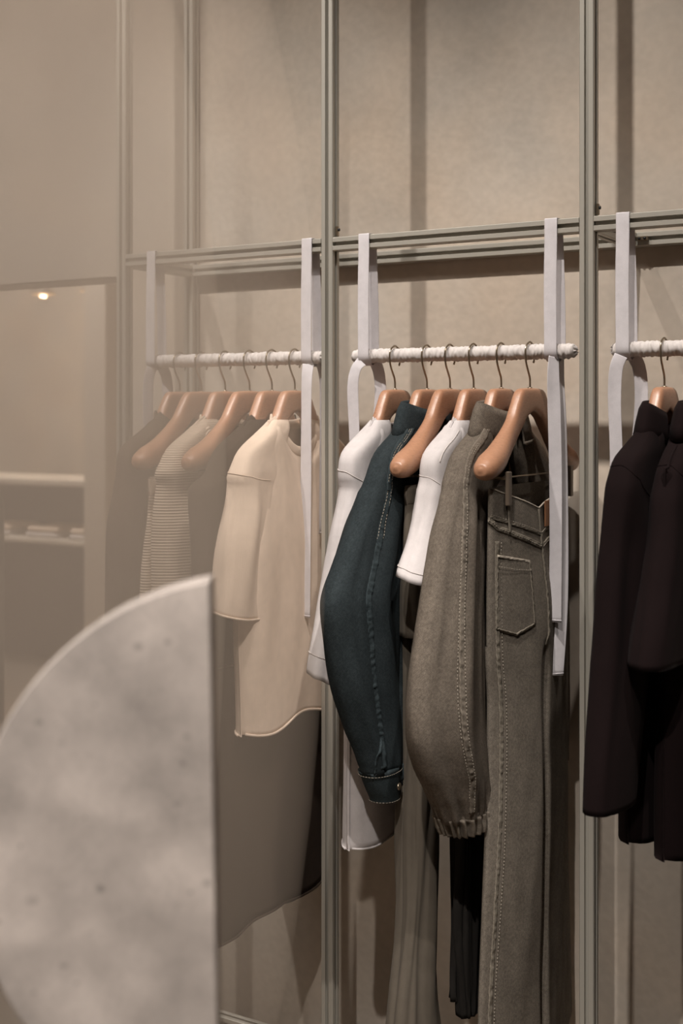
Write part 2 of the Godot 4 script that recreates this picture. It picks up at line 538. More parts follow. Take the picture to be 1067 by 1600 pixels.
# ------------------------------------------------------------------ garments
# A tube of cloth described by rows [y, front z, back z, half width across, sideways shift]; a = 0 faces the front, a quarter turn faces +x
func sleeve_point(d: Dictionary, y: float, a: float) -> Vector3:
	var v := look(d.rows, y)
	var c: float = (v[0] + v[1]) / 2
	var h: float = (v[0] - v[1]) / 2
	var ca := cos(a)
	var sa := sin(a)
	var e: float = lerpf(d.get("square", 0.92), d.get("boxy", 0.62), smoothstep(1.26, 1.37, y))
	var p := Vector3(signf(sa) * pow(absf(sa), e) * v[2] + v[3], y, c + signf(ca) * pow(absf(ca), e) * h)
	var out := Vector3(sa * h, 0, ca * v[2]).normalized()
	var k: float = d.get("seed", 1) * 13.7
	var fold: float = d.get("fold", 0.006)
	var w := noise.get_noise_3d(sa * 55.0 + k, y * 95.0 * d.get("slow", 1.0), ca * 80.0 + k) * 1.7 + 0.5 * noise.get_noise_3d(sa * 130.0 - k, y * 260.0, ca * 190.0)
	var top: float = d.rows[0][0]
	p += out * w * fold * smoothstep(0.10, 0.22, top - y)
	if d.has("gather"):
		var g: float = clampf(1.0 - absf(y - d.gather[0]) / d.gather[1], 0.0, 1.0)
		g = g * g * (3.0 - 2.0 * g)
		p += out * g * d.gather[2] * (sin(a * d.gather[3] + 2.0 * sin(a * 3.0) + k) + 0.5 * noise.get_noise_2d(a * 300.0, y * 900.0))
	if d.has("hem_tilt"):
		# slanting hem: the front corner hangs higher than the rest
		var low: float = d.rows[-1][0]
		var f: float = clampf(1.0 - (y - low) / 0.25, 0.0, 1.0)
		p.y += d.hem_tilt * f * (0.5 + 0.5 * ca) + d.get("hem_side", 0.0) * f * sa
	return p

func sleeve_rows(d: Dictionary, around := 56, step := 0.011, inside := true) -> Array:
	var y0: float = d.rows[0][0]
	var y1: float = d.rows[-1][0]
	var n := maxi(4, int((y0 - y1) / step))
	var rows := []
	for i in n + 1:
		var y := lerpf(y0, y1, float(i) / n)
		var r := PackedVector3Array()
		for k in around:
			r.append(sleeve_point(d, y, TAU * k / around))
		rows.append(r)
	if inside:
		# the cloth turns in at the opening and runs back up inside
		for q in [[0.0, 0.03], [0.012, 0.06], [0.05, 0.12]]:
			var r := PackedVector3Array()
			var c := Vector3.ZERO
			for k in around:
				r.append(sleeve_point(d, y1 + q[0], TAU * k / around))
				c += r[k] / float(around)
			for k in around:
				r[k] = r[k].lerp(c, q[1])
			rows.append(r)
	return rows

func sleeve(called: String, d: Dictionary, m: Material, parent: Node, inside := true) -> MeshInstance3D:
	return part(called, grid_mesh(sleeve_rows(d, d.get("around", 56), d.get("step", 0.011), inside), true, true, not inside), m, parent)

# a line of thread or a seam ridge laid on a sleeve: path of [y, angle]
func on_sleeve(d: Dictionary, path: Array, lift := 0.0012, steps := 14) -> Array:
	var out := []
	for i in path.size() - 1:
		for k in steps:
			var f := float(k) / steps
			var y := lerpf(path[i][0], path[i + 1][0], f)
			var a := lerpf(path[i][1], path[i + 1][1], f)
			var v := look(d.rows, y)
			out.append(sleeve_point(d, y, a) + Vector3(sin(a), 0, cos(a)) * lift)
	out.append(sleeve_point(d, path[-1][0], path[-1][1]))
	return out

func stitches(path: Array, radius := 0.0007, long := 0.0045, gap := 0.0022) -> ArrayMesh:
	# a row of single stitches along a path
	var st := begin()
	var at := 0.0
	var seg := []
	for i in path.size() - 1:
		var a: Vector3 = path[i]
		var b: Vector3 = path[i + 1]
		var l := a.distance_to(b)
		var s := 0.0
		while s < l:
			var phase := fmod(at + s, long + gap)
			if phase < long:
				var e := minf(l, s + long - phase)
				var p := a.lerp(b, s / l)
				var q := a.lerp(b, e / l)
				if p.distance_to(q) > 0.0003:
					add_tube(st, [p, q], radius, 5)
				s = e + 0.00001
			else:
				s += maxf(long + gap - phase, 0.00005)
		at += l
	return finish(st)

# a raised, puckered seam band along a path on cloth: width across the direction "side"
func seam_band(path: Array, side: Vector3, out: Vector3, width := 0.011, high := 0.0016, pucker := 0.0011, seed_ := 1.0) -> ArrayMesh:
	var fine := []
	for i in path.size() - 1:
		var l: float = path[i].distance_to(path[i + 1])
		var n := maxi(1, int(l / 0.003))
		for k in n:
			fine.append(path[i].lerp(path[i + 1], float(k) / n))
	fine.append(path[-1])
	var rows := []
	for i in fine.size():
		var d: Vector3 = (fine[mini(i + 1, fine.size() - 1)] - fine[maxi(i - 1, 0)]).normalized()
		var s: Vector3 = (side - d * side.dot(d)).normalized()
		var o: Vector3 = s.cross(d)
		if o.dot(out) < 0.0:
			o = -o
		var r := PackedVector3Array()
		for c in [[-1.0, -0.6], [-0.85, 0.8], [-0.5, 0.7], [0.0, 1.0], [0.5, 0.7], [0.85, 0.8], [1.0, -0.6], [0.0, -1.2]]:
			var pk: float = pucker * noise.get_noise_3d(i * 30.0 + seed_ * 91.0, c[0] * 40.0, 3.0) * 2.0 * (1.0 - absf(c[0]) * 0.5)
			r.append(fine[i] + s * c[0] * width / 2 + o * (c[1] * high + pk))
		rows.append(r)
	return grid_mesh(rows, true, true, true)

# front and back of a garment hung on a hanger. side +1 is the panel towards +x. s from -1 (rear shoulder) to 1 (front shoulder), t down
func torso_point(d: Dictionary, side: float, s: float, t: float) -> Vector3:
	var nk: float = d.get("neck", 0.36)
	var dip: float = d.get("dip_front", 0.08) if side > 0.0 else d.get("dip_back", 0.015)
	var a := absf(s)
	var w0: float = d.width[0][1]
	# the shoulder line lies on the hanger's arm
	var y0: float = look(HANGER, -clampf(maxf(a, nk) * w0 / NARROW, 0.0, 0.2425))[1] + 0.007 + d.get("pad", 0.0) * smoothstep(nk, 1.0, a)
	if a < nk:
		y0 -= dip * (1.0 - pow(a / nk, 2.4))
	var y1: float = d.hem + d.get("hem_tilt", 0.0) * s + d.get("hem_wave", 0.008) * sin(s * 5.0 + side)
	var y := lerpf(y0, y1, t)
	var w: float = look(d.width, clampf((d.top - y) / (d.top - d.hem), 0.0, 1.0))[0]
	w = lerpf(w0, w, smoothstep(0.0, 0.08, t))
	var z: float = s * w + d.get("shift", 0.0) * t
	# rounded over the arm, then slowly fuller
	var down := clampf((y0 - y) / 0.035, 0.0, 1.0)
	var thick: float = 0.0295 * sqrt(1.0 - (1.0 - down) * (1.0 - down)) + maxf(0.0, d.get("deep", 0.04) - 0.0295) * smoothstep(0.0, 0.4, t)
	if a < nk:
		thick = maxf(thick, 0.020 * (1.0 - pow(a / nk, 4.0)))
	var x: float = side * thick * pow(maxf(1.0 - pow(a, 4.0), 0.0), 0.5)
	var k: float = d.get("seed", 1) * 17.3
	var fold: float = d.get("fold", 0.012)
	x += fold * smoothstep(0.05, 0.5, t) * (1.0 - 0.6 * pow(a, 6.0)) * (noise.get_noise_3d(z * 420.0 + k, y * 55.0, side * 9.0) * 1.6 + 0.4 * noise.get_noise_3d(z * 900.0, y * 200.0 + k, side * 9.0))
	return Vector3(x + d.get("lean", 0.0) * t, y, z)

func torso(called: String, d: Dictionary, m: Material, parent: Node, opening := Vector2.ZERO) -> Node:
	var st := begin()
	for side in [-1.0, 1.0]:
		var spans := [[-1.0, 1.0]]
		if side > 0.0 and opening.y > opening.x:
			spans = [[-1.0, opening.x], [opening.y, 1.0]]
		for sp in spans:
			var nu := maxi(10, int(44 * (sp[1] - sp[0]) / 2))
			var nv := 54
			var outer := []
			for i in nv + 1:
				var r := PackedVector3Array()
				for j in nu + 1:
					r.append(torso_point(d, side, lerpf(sp[0], sp[1], float(j) / nu), float(i) / nv))
				outer.append(r)
			var shell := []
			# a sheet with thickness: out along the row and back inside
			for i in nv + 1:
				var r := PackedVector3Array(outer[i])
				for j in range(nu, -1, -1):
					r.append(outer[i][j] - Vector3(side * 0.0022, 0, 0))
				shell.append(r)
			add_grid(st, shell, true, false, false)
			# close the top and bottom edges
			for i in [0, nv]:
				var a := PackedVector3Array()
				var b := PackedVector3Array()
				for j in nu + 1:
					a.append(outer[i][j])
					b.append(outer[i][j] - Vector3(side * 0.0022, 0, 0))
				add_grid(st, [a, b], false)
	return part(called, finish(st), m, parent)

func torso_line(d: Dictionary, side: float, s0: float, t0: float, s1: float, t1: float, n := 30, lift := 0.0014) -> Array:
	var out := []
	for i in n + 1:
		var f := float(i) / n
		out.append(torso_point(d, side, lerpf(s0, s1, f), lerpf(t0, t1, f)) + Vector3(side * lift, 0, 0))
	return out

func hem_roll(d: Dictionary, m: Material, parent: Node, r := 0.0022) -> void:
	var st := begin()
	for side in [-1.0, 1.0]:
		add_tube(st, torso_line(d, side, -0.99, 0.998, 0.99, 0.998, 50, 0.0), r, 7)
	part("hem", finish(st), m, parent)

# a turned-down collar round the neck: stand plus fall, leaning out
func collar(d: Dictionary, m: Material, parent: Node, high := 0.035, fall := 0.055, open := 0.0) -> MeshInstance3D:
	var nk: float = d.get("neck", 0.36) * d.width[0][1] * 1.08
	var rows := []
	for q in [[-0.006, 1.0, 0.016], [high * 0.6, 0.95, 0.019], [high, 0.97, 0.022], [high + 0.004, 1.04, 0.027], [high * 0.75, 1.16, 0.033], [high - fall * 0.55, 1.30, 0.037], [high - fall, 1.44, 0.039], [high - fall - 0.001, 1.42, 0.036], [high - fall * 0.5, 1.26, 0.033]]:
		var r := PackedVector3Array()
		var n := 64
		for k in n + 1:
			var a := lerpf(PI / 2 + open, PI * 2.5 - open, float(k) / n)
			var dipy := -0.02 * pow(maxf(0.0, sin(a)), 2.0) * (1.0 + open)
			var wob := 0.002 * noise.get_noise_2d(a * 60.0, q[0] * 900.0)
			r.append(Vector3(sin(a) * (q[2] + wob), d.top + q[0] + dipy - 0.026 * pow(absf(cos(a)), 2.0) * (q[1] - 0.9) * 1.6, cos(a) * nk * q[1]))
		rows.append(r)
	return part("collar", grid_mesh(rows, open <= 0.0), m, parent)

func neckband(d: Dictionary, m: Material, parent: Node, r := 0.006) -> void:
	var st := begin()
	var nk: float = d.get("neck", 0.36)
	for side in [-1.0, 1.0]:
		var path := []
		for i in 31:
			path.append(torso_point(d, side, lerpf(-nk, nk, i / 30.0), 0.0))
		add_tube(st, path, r, 9, 0.35, Vector3.UP)
	part("neckband", finish(st), m, parent)

func mirrored(rows: Array, dx := 0.0) -> Array:
	var out := []
	for r in rows:
		var deep: float = maxf(-r[1], -0.262)   # the wall is close behind
		out.append([r[0], maxf(-r[2], deep + 0.07), deep, r[3] * 0.9, r[4] + dx])
	return out

func rear(d: Dictionary) -> Dictionary:
	var e := d.duplicate()
	e.rows = mirrored(d.rows)
	e.seed = d.get("seed", 1) + 5
	e.erase("hem_tilt")
	return e

# white shirts, sweaters, coats: torso, two sleeves, neck
func build_white_shirt() -> void:
	var t := thing("long_sleeve_shirt", "white long-sleeved cotton top hanging behind the blue denim jacket", "shirt", Vector3(-1.334, 0, RACK))
	var d := {"top": 1.480, "drop": 0.078, "neck": 0.47, "width": [[0.0, 0.203], [0.15, 0.203], [0.5, 0.205], [1.0, 0.20]], "hem": 0.612, "deep": 0.045, "fold": 0.016, "seed": 2, "hem_tilt": -0.004, "dip_front": 0.09}
	torso("body", d, M.white, t)
	neckband(d, M.white, t)
	hem_roll(d, M.white, t)
	var s := {"rows": SHOULDER + [[1.34, 0.2107, 0.0757, 0.031, 0], [1.26, 0.2407, 0.0957, 0.036, 0], [1.2, 0.2565, 0.1065, 0.038, 0], [1.09, 0.2823, 0.1323, 0.038, 0], [0.955, 0.3225, 0.1655, 0.038, 0]], "fold": 0.013, "seed": 4, "hem_tilt": 0.02, "hem_side": -0.018}
	var sl := sleeve("sleeve", s, M.white, t)
	part("hem_stitch", tube(on_sleeve(s, [[1.0, -2.2], [1.0, 0.0], [1.0, 1.5], [1.0, 3.0]], 0.0008), 0.0008, 5), M.white_thread, sl)
	part("shoulder_seam", tube(on_sleeve(s, [[1.385, -1.2], [1.378, 0.0], [1.36, 1.0], [1.33, 1.7]], 0.0004), 0.0007, 5), M.white_thread, sl)
	sleeve("sleeve", rear(s), M.white, t)

func build_tee() -> void:
	var t := thing("t_shirt", "white short-sleeved cotton t-shirt between two denim jackets", "t-shirt", Vector3(-1.146, 0, RACK))
	var d := {"top": 1.482, "drop": 0.078, "neck": 0.47, "width": [[0.0, 0.203], [0.15, 0.203], [0.5, 0.20], [1.0, 0.20]], "hem": 0.86, "deep": 0.035, "fold": 0.012, "seed": 9, "dip_front": 0.09}
	torso("body", d, M.white, t)
	neckband(d, M.white, t)
	hem_roll(d, M.white, t)
	var s := {"rows": SHOULDER + [[1.34, 0.2251, 0.0851, 0.031, 0], [1.29, 0.2435, 0.0935, 0.034, 0], [1.225, 0.2765, 0.1165, 0.036, 0], [1.16, 0.3213, 0.1513, 0.037, 0]], "fold": 0.008, "seed": 12, "hem_tilt": 0.022, "hem_side": -0.012}
	var sl := sleeve("sleeve", s, M.white, t)
	part("hem_stitch", tube(on_sleeve(s, [[1.18, -2.2], [1.18, 0.0], [1.18, 1.5], [1.18, 3.0]], 0.0008), 0.0008, 5), M.white_thread, sl)
	part("shoulder_seam", tube(on_sleeve(s, [[1.372, -1.2], [1.368, 0.0], [1.355, 0.8], [1.30, 1.6]], 0.0004), 0.0007, 5), M.white_thread, sl)
	part("shoulder_seam", tube(on_sleeve(s, [[1.462, 0.9], [1.43, 0.75], [1.40, 0.7]], 0.0006), 0.0009, 5), M.white_thread, sl)
	sleeve("sleeve", rear(s), M.white, t)

func build_blue_jacket() -> void:
	var t := thing("denim_jacket", "dark blue denim jacket with a turned-down collar and buttoned cuff", "jacket", Vector3(-1.256, 0, RACK))
	var d := {"top": 1.487, "drop": 0.085, "neck": 0.47, "width": [[0.0, 0.203], [0.15, 0.203], [0.5, 0.22], [1.0, 0.21]], "hem": 0.755, "deep": 0.042, "fold": 0.010, "seed": 21, "dip_front": 0.03}
	torso("body", d, M.blue, t, Vector2(-0.05, 0.06))
	var c := collar(d, M.blue, t, 0.034, 0.06, 0.2)
	var edge := []
	var nk: float = 0.47 * 0.203 * 1.08
	for k in 41:
		var a := lerpf(PI / 2 + 0.2, PI * 2.5 - 0.2, k / 40.0)
		edge.append(Vector3(sin(a) * 0.040, d.top + 0.034 - 0.054 - 0.02 * pow(maxf(0.0, sin(a)), 2.0) * 1.5 - 0.026 * pow(absf(cos(a)), 2.0) * 0.8, cos(a) * nk * 1.40))
	part("collar_seam", seam_band(edge, Vector3.UP, Vector3(0, 0, 1), 0.008, 0.0014, 0.001, 3.0), M.blue_seam, c)
	var s := {"rows": WIDE_SHOULDER + [[1.34, 0.258, 0.098, 0.036, 0], [1.27, 0.314, 0.124, 0.04, 0], [1.2, 0.3597, 0.1497, 0.044, 0], [1.14, 0.3973, 0.1723, 0.046, 0], [1.06, 0.387, 0.167, 0.046, 0], [0.973, 0.3642, 0.1642, 0.045, 0], [0.878, 0.3193, 0.1543, 0.042, 0], [0.81, 0.2827, 0.1577, 0.038, 0.004], [0.786, 0.271, 0.161, 0.035, 0.006]], "fold": 0.010, "seed": 23}
	var sl := sleeve("sleeve", s, M.blue, t, false)
	var path := [[1.472, 0.8], [1.43, 0.85], [1.37, 0.95], [1.33, 1.1], [1.25, 1.25], [1.1, 1.32], [0.95, 1.3], [0.86, 1.2], [0.80, 0.9]]
	part("seam", seam_band(on_sleeve(s, path, 0.0006), Vector3(0.3, 0, -1), Vector3(1, 0, 1), 0.017, 0.0018, 0.0018, 5.0), M.blue_seam, sl)
	for off in [-0.09, 0.09]:
		var p2 := []
		for q in path.slice(0, 5):
			p2.append([q[0], q[1] + off])
		part("stitching", stitches(on_sleeve(s, p2, 0.0026), 0.0006), M.thread, sl)
	part("seam_tab", bevel_box(Vector3(0.004, 0.018, 0.02), 0.001, sleeve_point(s, 1.352, 1.0) + Vector3(0.001, 0, 0.001)), M.blue_seam, sl)
	var c2 := {"rows": [[0.790, 0.276, 0.157, 0.0365, 0.006], [0.775, 0.266, 0.163, 0.034, 0.007], [0.75, 0.2519, 0.168, 0.031, 0.008], [0.722, 0.234, 0.168, 0.028, 0.008]], "fold": 0.003, "seed": 25, "step": 0.004}
	var cuff := sleeve("cuff", c2, M.blue_seam, t)
	for y in [0.783, 0.724]:
		part("stitching", stitches(on_sleeve(c2, [[y, -2.0], [y, -0.5], [y, 0.8], [y, 2.0], [y, 3.2]], 0.0016), 0.0006), M.thread, cuff)
	part("button", tube([sleeve_point(c2, 0.752, 1.75) + Vector3(0.001, 0, 0), sleeve_point(c2, 0.752, 1.75) + Vector3(0.004, 0, 0)], 0.0075, 14), M.steel, cuff)
	part("placket_fold", seam_band(on_sleeve(s, [[0.86, 1.2], [0.83, 0.75], [0.79, 0.45]], 0.001), Vector3(0.3, 0, -1), Vector3(1, 0, 1), 0.006, 0.0014, 0.0008, 8.0), M.blue_seam, sl)
	sleeve("sleeve", rear(s), M.blue, t, false)
	# yoke and pocket flap on the front panel
	part("yoke_seam", seam_band(torso_line(d, 1.0, 0.12, 0.25, 0.95, 0.22, 24, 0.001), Vector3.UP, Vector3.RIGHT, 0.011, 0.0014, 0.001, 9.0), M.blue_seam, t)
	part("panel_seam", seam_band(torso_line(d, 1.0, 0.62, 0.24, 0.40, 0.9, 40, 0.001), Vector3.BACK, Vector3.RIGHT, 0.011, 0.0014, 0.001, 10.0), M.blue_seam, t)
	part("waistband", seam_band(torso_line(d, 1.0, -0.97, 0.96, 0.97, 0.96, 40, 0.001), Vector3.UP, Vector3.RIGHT, 0.035, 0.0018, 0.001, 11.0), M.blue_seam, t)

func build_grey_jacket() -> void:
	var t := thing("denim_jacket", "washed grey denim jacket with a balloon sleeve gathered at the wrist", "jacket", Vector3(-1.083, 0, RACK))
	var d := {"top": 1.484, "drop": 0.085, "neck": 0.47, "width": [[0.0, 0.203], [0.15, 0.203], [0.5, 0.215], [1.0, 0.205]], "hem": 0.80, "deep": 0.036, "fold": 0.008, "seed": 31, "dip_front": 0.03}
	torso("body", d, M.grey, t, Vector2(-0.72, 0.66))
	var c := collar(d, M.grey, t, 0.036, 0.062, 0.25)
	var edge := []
	var nk: float = 0.47 * 0.203 * 1.08
	for k in 41:
		var a := lerpf(PI / 2 + 0.25, PI * 2.5 - 0.25, k / 40.0)
		edge.append(Vector3(sin(a) * 0.040, d.top + 0.036 - 0.056 - 0.02 * pow(maxf(0.0, sin(a)), 2.0) * 1.55 - 0.026 * pow(absf(cos(a)), 2.0) * 0.8, cos(a) * nk * 1.40))
	part("collar_seam", seam_band(edge, Vector3.UP, Vector3(0, 0, 1), 0.008, 0.0014, 0.001, 13.0), M.grey_seam, c)
	# woven label inside the back of the neck
	var lp := Vector3(-0.014, 1.389, -0.100)
	var lab := part("neck_label", bevel_box(Vector3(0.0015, 0.034, 0.056), 0.0006, lp), M.label, t, "small tan woven label with a dark mark")
	part("label_mark", bevel_box(Vector3(0.0006, 0.004, 0.013), 0.0002, lp + Vector3(0.001, -0.001, -0.006)), M.ink, lab)
	var s := {"rows": WIDE_SHOULDER + [[1.34, 0.2557, 0.0957, 0.033, 0.004], [1.27, 0.2971, 0.1221, 0.038, 0.008], [1.2, 0.328, 0.138, 0.044, 0.012], [1.1, 0.3689, 0.1539, 0.052, 0.016], [0.986, 0.3993, 0.1643, 0.058, 0.018], [0.905, 0.3999, 0.1649, 0.06, 0.018], [0.839, 0.3697, 0.1597, 0.06, 0.018], [0.78, 0.3275, 0.1575, 0.056, 0.018], [0.745, 0.3025, 0.1625, 0.05, 0.018], [0.728, 0.2913, 0.1663, 0.046, 0.018]], "fold": 0.009, "seed": 34, "gather": [0.728, 0.085, 0.0055, 13.0], "around": 96, "step": 0.008}
	var sl := sleeve("sleeve", s, M.grey, t, false)
	var path := [[1.472, 0.75], [1.44, 0.75], [1.394, 0.72], [1.35, 0.78], [1.29, 0.9], [1.2, 1.0], [1.05, 1.1], [0.9, 1.18], [0.82, 1.2], [0.75, 1.0]]
	part("seam", seam_band(on_sleeve(s, path, 0.0006), Vector3(0.3, 0, -1), Vector3(1, 0, 1), 0.016, 0.0018, 0.0018, 15.0), M.grey_seam, sl)
	for off in [-0.10, 0.04]:
		var p2 := []
		for q in path:
			p2.append([q[0], q[1] + off])
		part("stitching", stitches(on_sleeve(s, p2, 0.0026), 0.0006), M.thread, sl)
	var c2 := {"rows": [[0.735, 0.297, 0.164, 0.047, 0.018], [0.722, 0.288, 0.166, 0.045, 0.018], [0.71, 0.282, 0.168, 0.044, 0.018], [0.698, 0.276, 0.17, 0.042, 0.018]], "fold": 0.003, "seed": 36, "gather": [0.715, 0.05, 0.0062, 23.0], "around": 200, "step": 0.003}
	sleeve("gathered_cuff", c2, M.grey_seam, t)
	sleeve("sleeve", rear(s), M.grey, t, false)

# a pair of trousers clipped at the waist: hips plus two legs given as sleeve rows
func trousers(called: String, label: String, x: float, m: Material, front: Array, back: Array, waist: Array, extra := {}) -> Node3D:
	var t := thing(called, label, "trousers", Vector3(x, 0, RACK))
	var h := {"rows": waist, "fold": 0.008, "seed": extra.get("seed", 50), "square": 0.8, "boxy": 0.8}
	sleeve("waist", h, m, t, false)
	var f := {"rows": front, "fold": extra.get("fold", 0.010), "seed": extra.get("seed", 50) + 1}
	var b := {"rows": back, "fold": extra.get("fold", 0.010), "seed": extra.get("seed", 50) + 2}
	if extra.has("gather"):
		f.gather = extra.gather
		b.gather = extra.gather
	sleeve("leg", f, m, t)
	sleeve("leg", b, m, t)
	part("waistband", seam_band(on_sleeve(h, [[waist[0][0] - 0.02, -3.1], [waist[0][0] - 0.02, -1.5], [waist[0][0] - 0.02, 0.0], [waist[0][0] - 0.02, 1.5], [waist[0][0] - 0.02, 3.1]], 0.001), Vector3.UP, Vector3.RIGHT, 0.036, 0.0015, 0.0005), m, t)
	return t

# the face of the jeans that looks along +x: a ridge down the centre turns one half to the light and one away; below the seat a slit parts the legs
const JEAN_EDGE := [[1.36, 0.198, -0.198], [1.20, 0.206, -0.206], [1.03, 0.208, -0.206], [0.94, 0.200, -0.20], [0.75, 0.206, -0.205], [0.58, 0.222, -0.21], [0.34, 0.243, -0.225], [0.18, 0.252, -0.235]]
const JEAN_MID := 0.055
func jean_point(y: float, z: float) -> Vector3:
	var edge := look(JEAN_EDGE, y)
	var k := clampf(absf(z - JEAN_MID) / ((edge[0] if z > JEAN_MID else -edge[1]) - JEAN_MID * signf(z - JEAN_MID)), 0.0, 1.0)
	var x := lerpf(0.030, 0.046, smoothstep(1.35, 1.1, y)) * (1.0 - pow(k, 1.15)) + 0.014 * sqrt(maxf(0.0, 1.0 - k * k))
	x += 0.0045 * noise.get_noise_3d(z * 600.0 + 60.0 * y, y * 420.0, 5.0) * smoothstep(1.20, 1.33, y) * 2.0 + 0.007 * noise.get_noise_3d(z * 320.0, y * 110.0, 55.0) * smoothstep(0.0, 0.2, 1.0 - k) + 0.003 * noise.get_noise_3d(z * 900.0, y * 300.0, 155.0) * smoothstep(0.0, 0.2, 1.0 - k)
	x -= 0.045 * exp(-pow((z - JEAN_MID) / 0.010, 2.0)) * smoothstep(1.06, 0.96, y)
	var sag := 0.045 * (1.0 - k) * smoothstep(1.06, 1.33, y)
	return Vector3(x, y - sag, z)

func jean_rows(y0: float, y1: float, z_front: float, z_back: float, n: int) -> Array:
	# closed rings: over the face from the front edge to the back edge, home along the flat inner side
	var rows := []
	for i in n + 1:
		var y := lerpf(y0, y1, float(i) / n)
		var edge := look(JEAN_EDGE, y)
		var za: float = edge[0] if z_front > 0.1 else z_front
		var zb: float = edge[1] if z_back < -0.1 else z_back
		var r := PackedVector3Array()
		for j in 49:
			r.append(jean_point(y, lerpf(za, zb, j / 48.0)))
		for j in range(0, 25):
			var f := j / 24.0
			var z := lerpf(zb, za, lerpf(0.01, 0.99, f))
			r.append(Vector3(-0.022 * pow(sin(PI * lerpf(0.02, 0.98, f)), 0.5), r[48].y * (1.0 - f) + r[0].y * f, z))
		rows.append(r)
	return rows

func build_jeans() -> void:
	var t := thing("jeans", "grey washed jeans clipped to the rightmost hanger of the middle rail", "jeans", Vector3(-1.019, 0, RACK))
	part("seat", grid_mesh(jean_rows(1.352, 1.05, 0.2, -0.2, 44), true), M.jeans, t)
	var leg := part("leg", grid_mesh(jean_rows(1.05, 0.18, 0.2, JEAN_MID + 0.001, 110), true, false, true), M.jeans, t)
	part("leg", grid_mesh(jean_rows(1.05, 0.18, JEAN_MID - 0.001, -0.2, 110), true, false, true), M.jeans, t)
	var seam := []
	var thread := []
	for i in 61:
		var y := lerpf(1.255, 0.20, i / 60.0)
		var ez: float = look(JEAN_EDGE, y)[0]
		seam.append(jean_point(y, ez - 0.019) + Vector3(0.0010, 0, 0.0004))
		thread.append(jean_point(y, ez - 0.029) + Vector3(0.0022, 0, 0.0006))
	part("side_seam", seam_band(seam, Vector3(0.3, 0, -1), Vector3(1, 0, 1), 0.011, 0.0016, 0.0014, 71.0), M.jeans_seam, leg)
	part("stitching", stitches(thread, 0.0006), M.thread, leg)
	var path := func(pts: Array, lift := 0.0012) -> Array:
		var out := []
		for i in pts.size() - 1:
			for k in 12:
				var y := lerpf(pts[i][0], pts[i + 1][0], k / 12.0)
				var z := lerpf(pts[i][1], pts[i + 1][1], k / 12.0)
				out.append(jean_point(y, z) + Vector3(lift, 0, lift * 0.4))
		out.append(jean_point(pts[-1][0], pts[-1][1]) + Vector3(lift, 0, lift * 0.4))
		return out
	part("frayed_edge", tube(path.call([[1.3525, 0.19], [1.3525, 0.055], [1.3525, -0.19]], 0.0), 0.0017, 6), M.fray, t)
	part("waistband_seam", seam_band(path.call([[1.298, 0.2], [1.298, 0.055], [1.298, -0.2]]), Vector3.UP, Vector3.RIGHT, 0.006, 0.0012, 0.0012, 72.0), M.jeans_seam, t)
	part("stitching", stitches(path.call([[1.303, 0.2], [1.303, 0.055], [1.303, -0.2]], 0.003), 0.0006), M.thread, t)
	for z in [0.155, -0.10]:
		part("belt_loop", ribbon(path.call([[1.345, z], [1.335, z], [1.31, z], [1.285, z], [1.28, z]], 0.004), [Vector3.BACK], 0.011, 0.0022), M.jeans_seam, t)
	for q in [[[1.292, 0.203], [1.282, 0.185], [1.270, 0.06]], [[1.270, 0.05], [1.280, -0.12], [1.29, -0.2]]]:
		var p := [[q[0][0], q[0][1]], [q[1][0], q[1][1]], [q[2][0], q[2][1]]]
		part("yoke_seam", seam_band(path.call(p), Vector3.UP, Vector3.RIGHT, 0.011, 0.0018, 0.0014, 73.0), M.jeans_seam, t)
		part("stitching", stitches(path.call(p, 0.0034), 0.0006), M.thread, t)
	part("centre_seam", seam_band(path.call([[1.35, 0.056], [1.25, 0.056], [1.1, 0.056], [1.035, 0.056]]), Vector3.BACK, Vector3.RIGHT, 0.007, 0.0016, 0.0012, 74.0), M.jeans_seam, t)
	for s in [0, 1]:
		var z0: float = [0.186, 0.012][s]
		var z1: float = [0.104, -0.105][s]
		var top: float = 1.226
		var rows2 := []
		for i in 15:
			var r := PackedVector3Array()
			for j in 13:
				var fz := j / 12.0
				var low := 1.083 - 0.016 * (1.0 - absf(fz - 0.5) * 2.0)
				var zz := lerpf(z0, z1, fz) + (0.012 * (i / 14.0) * (1.0 if s == 0 else -1.0) * (fz - 0.5) * -1.0)
				r.append(jean_point(lerpf(top, low, i / 14.0), zz) + Vector3(0.0024, 0, 0.001))
			rows2.append(r)
		var pk := part("pocket", grid_mesh(rows2, false), M.jeans, t)
		var edge: Array = [rows2[0][0], rows2[7][0], rows2[14][0], rows2[14][6], rows2[14][12], rows2[7][12], rows2[0][12]]
		part("pocket_edge", seam_band(edge, Vector3(0, 0.6, 1), Vector3.RIGHT, 0.006, 0.0014, 0.0012, 75.0 + s), M.jeans_seam, pk)
		part("pocket_mouth", seam_band([rows2[0][0], rows2[0][6], rows2[0][12]], Vector3.UP, Vector3.RIGHT, 0.005, 0.0016, 0.001, 78.0), M.fray, pk)
		part("stitching", stitches([rows2[2][0] + Vector3(0.003, 0, 0), rows2[2][6] + Vector3(0.003, 0, 0), rows2[2][12] + Vector3(0.003, 0, 0)], 0.0006), M.thread, pk)
	part("leather_patch", bevel_box(Vector3(0.002, 0.052, 0.05), 0.0008, jean_point(1.325, 0.0) + Vector3(0.006, 0.004, 0)), M.leather, t, "tan leather patch at the waistband")

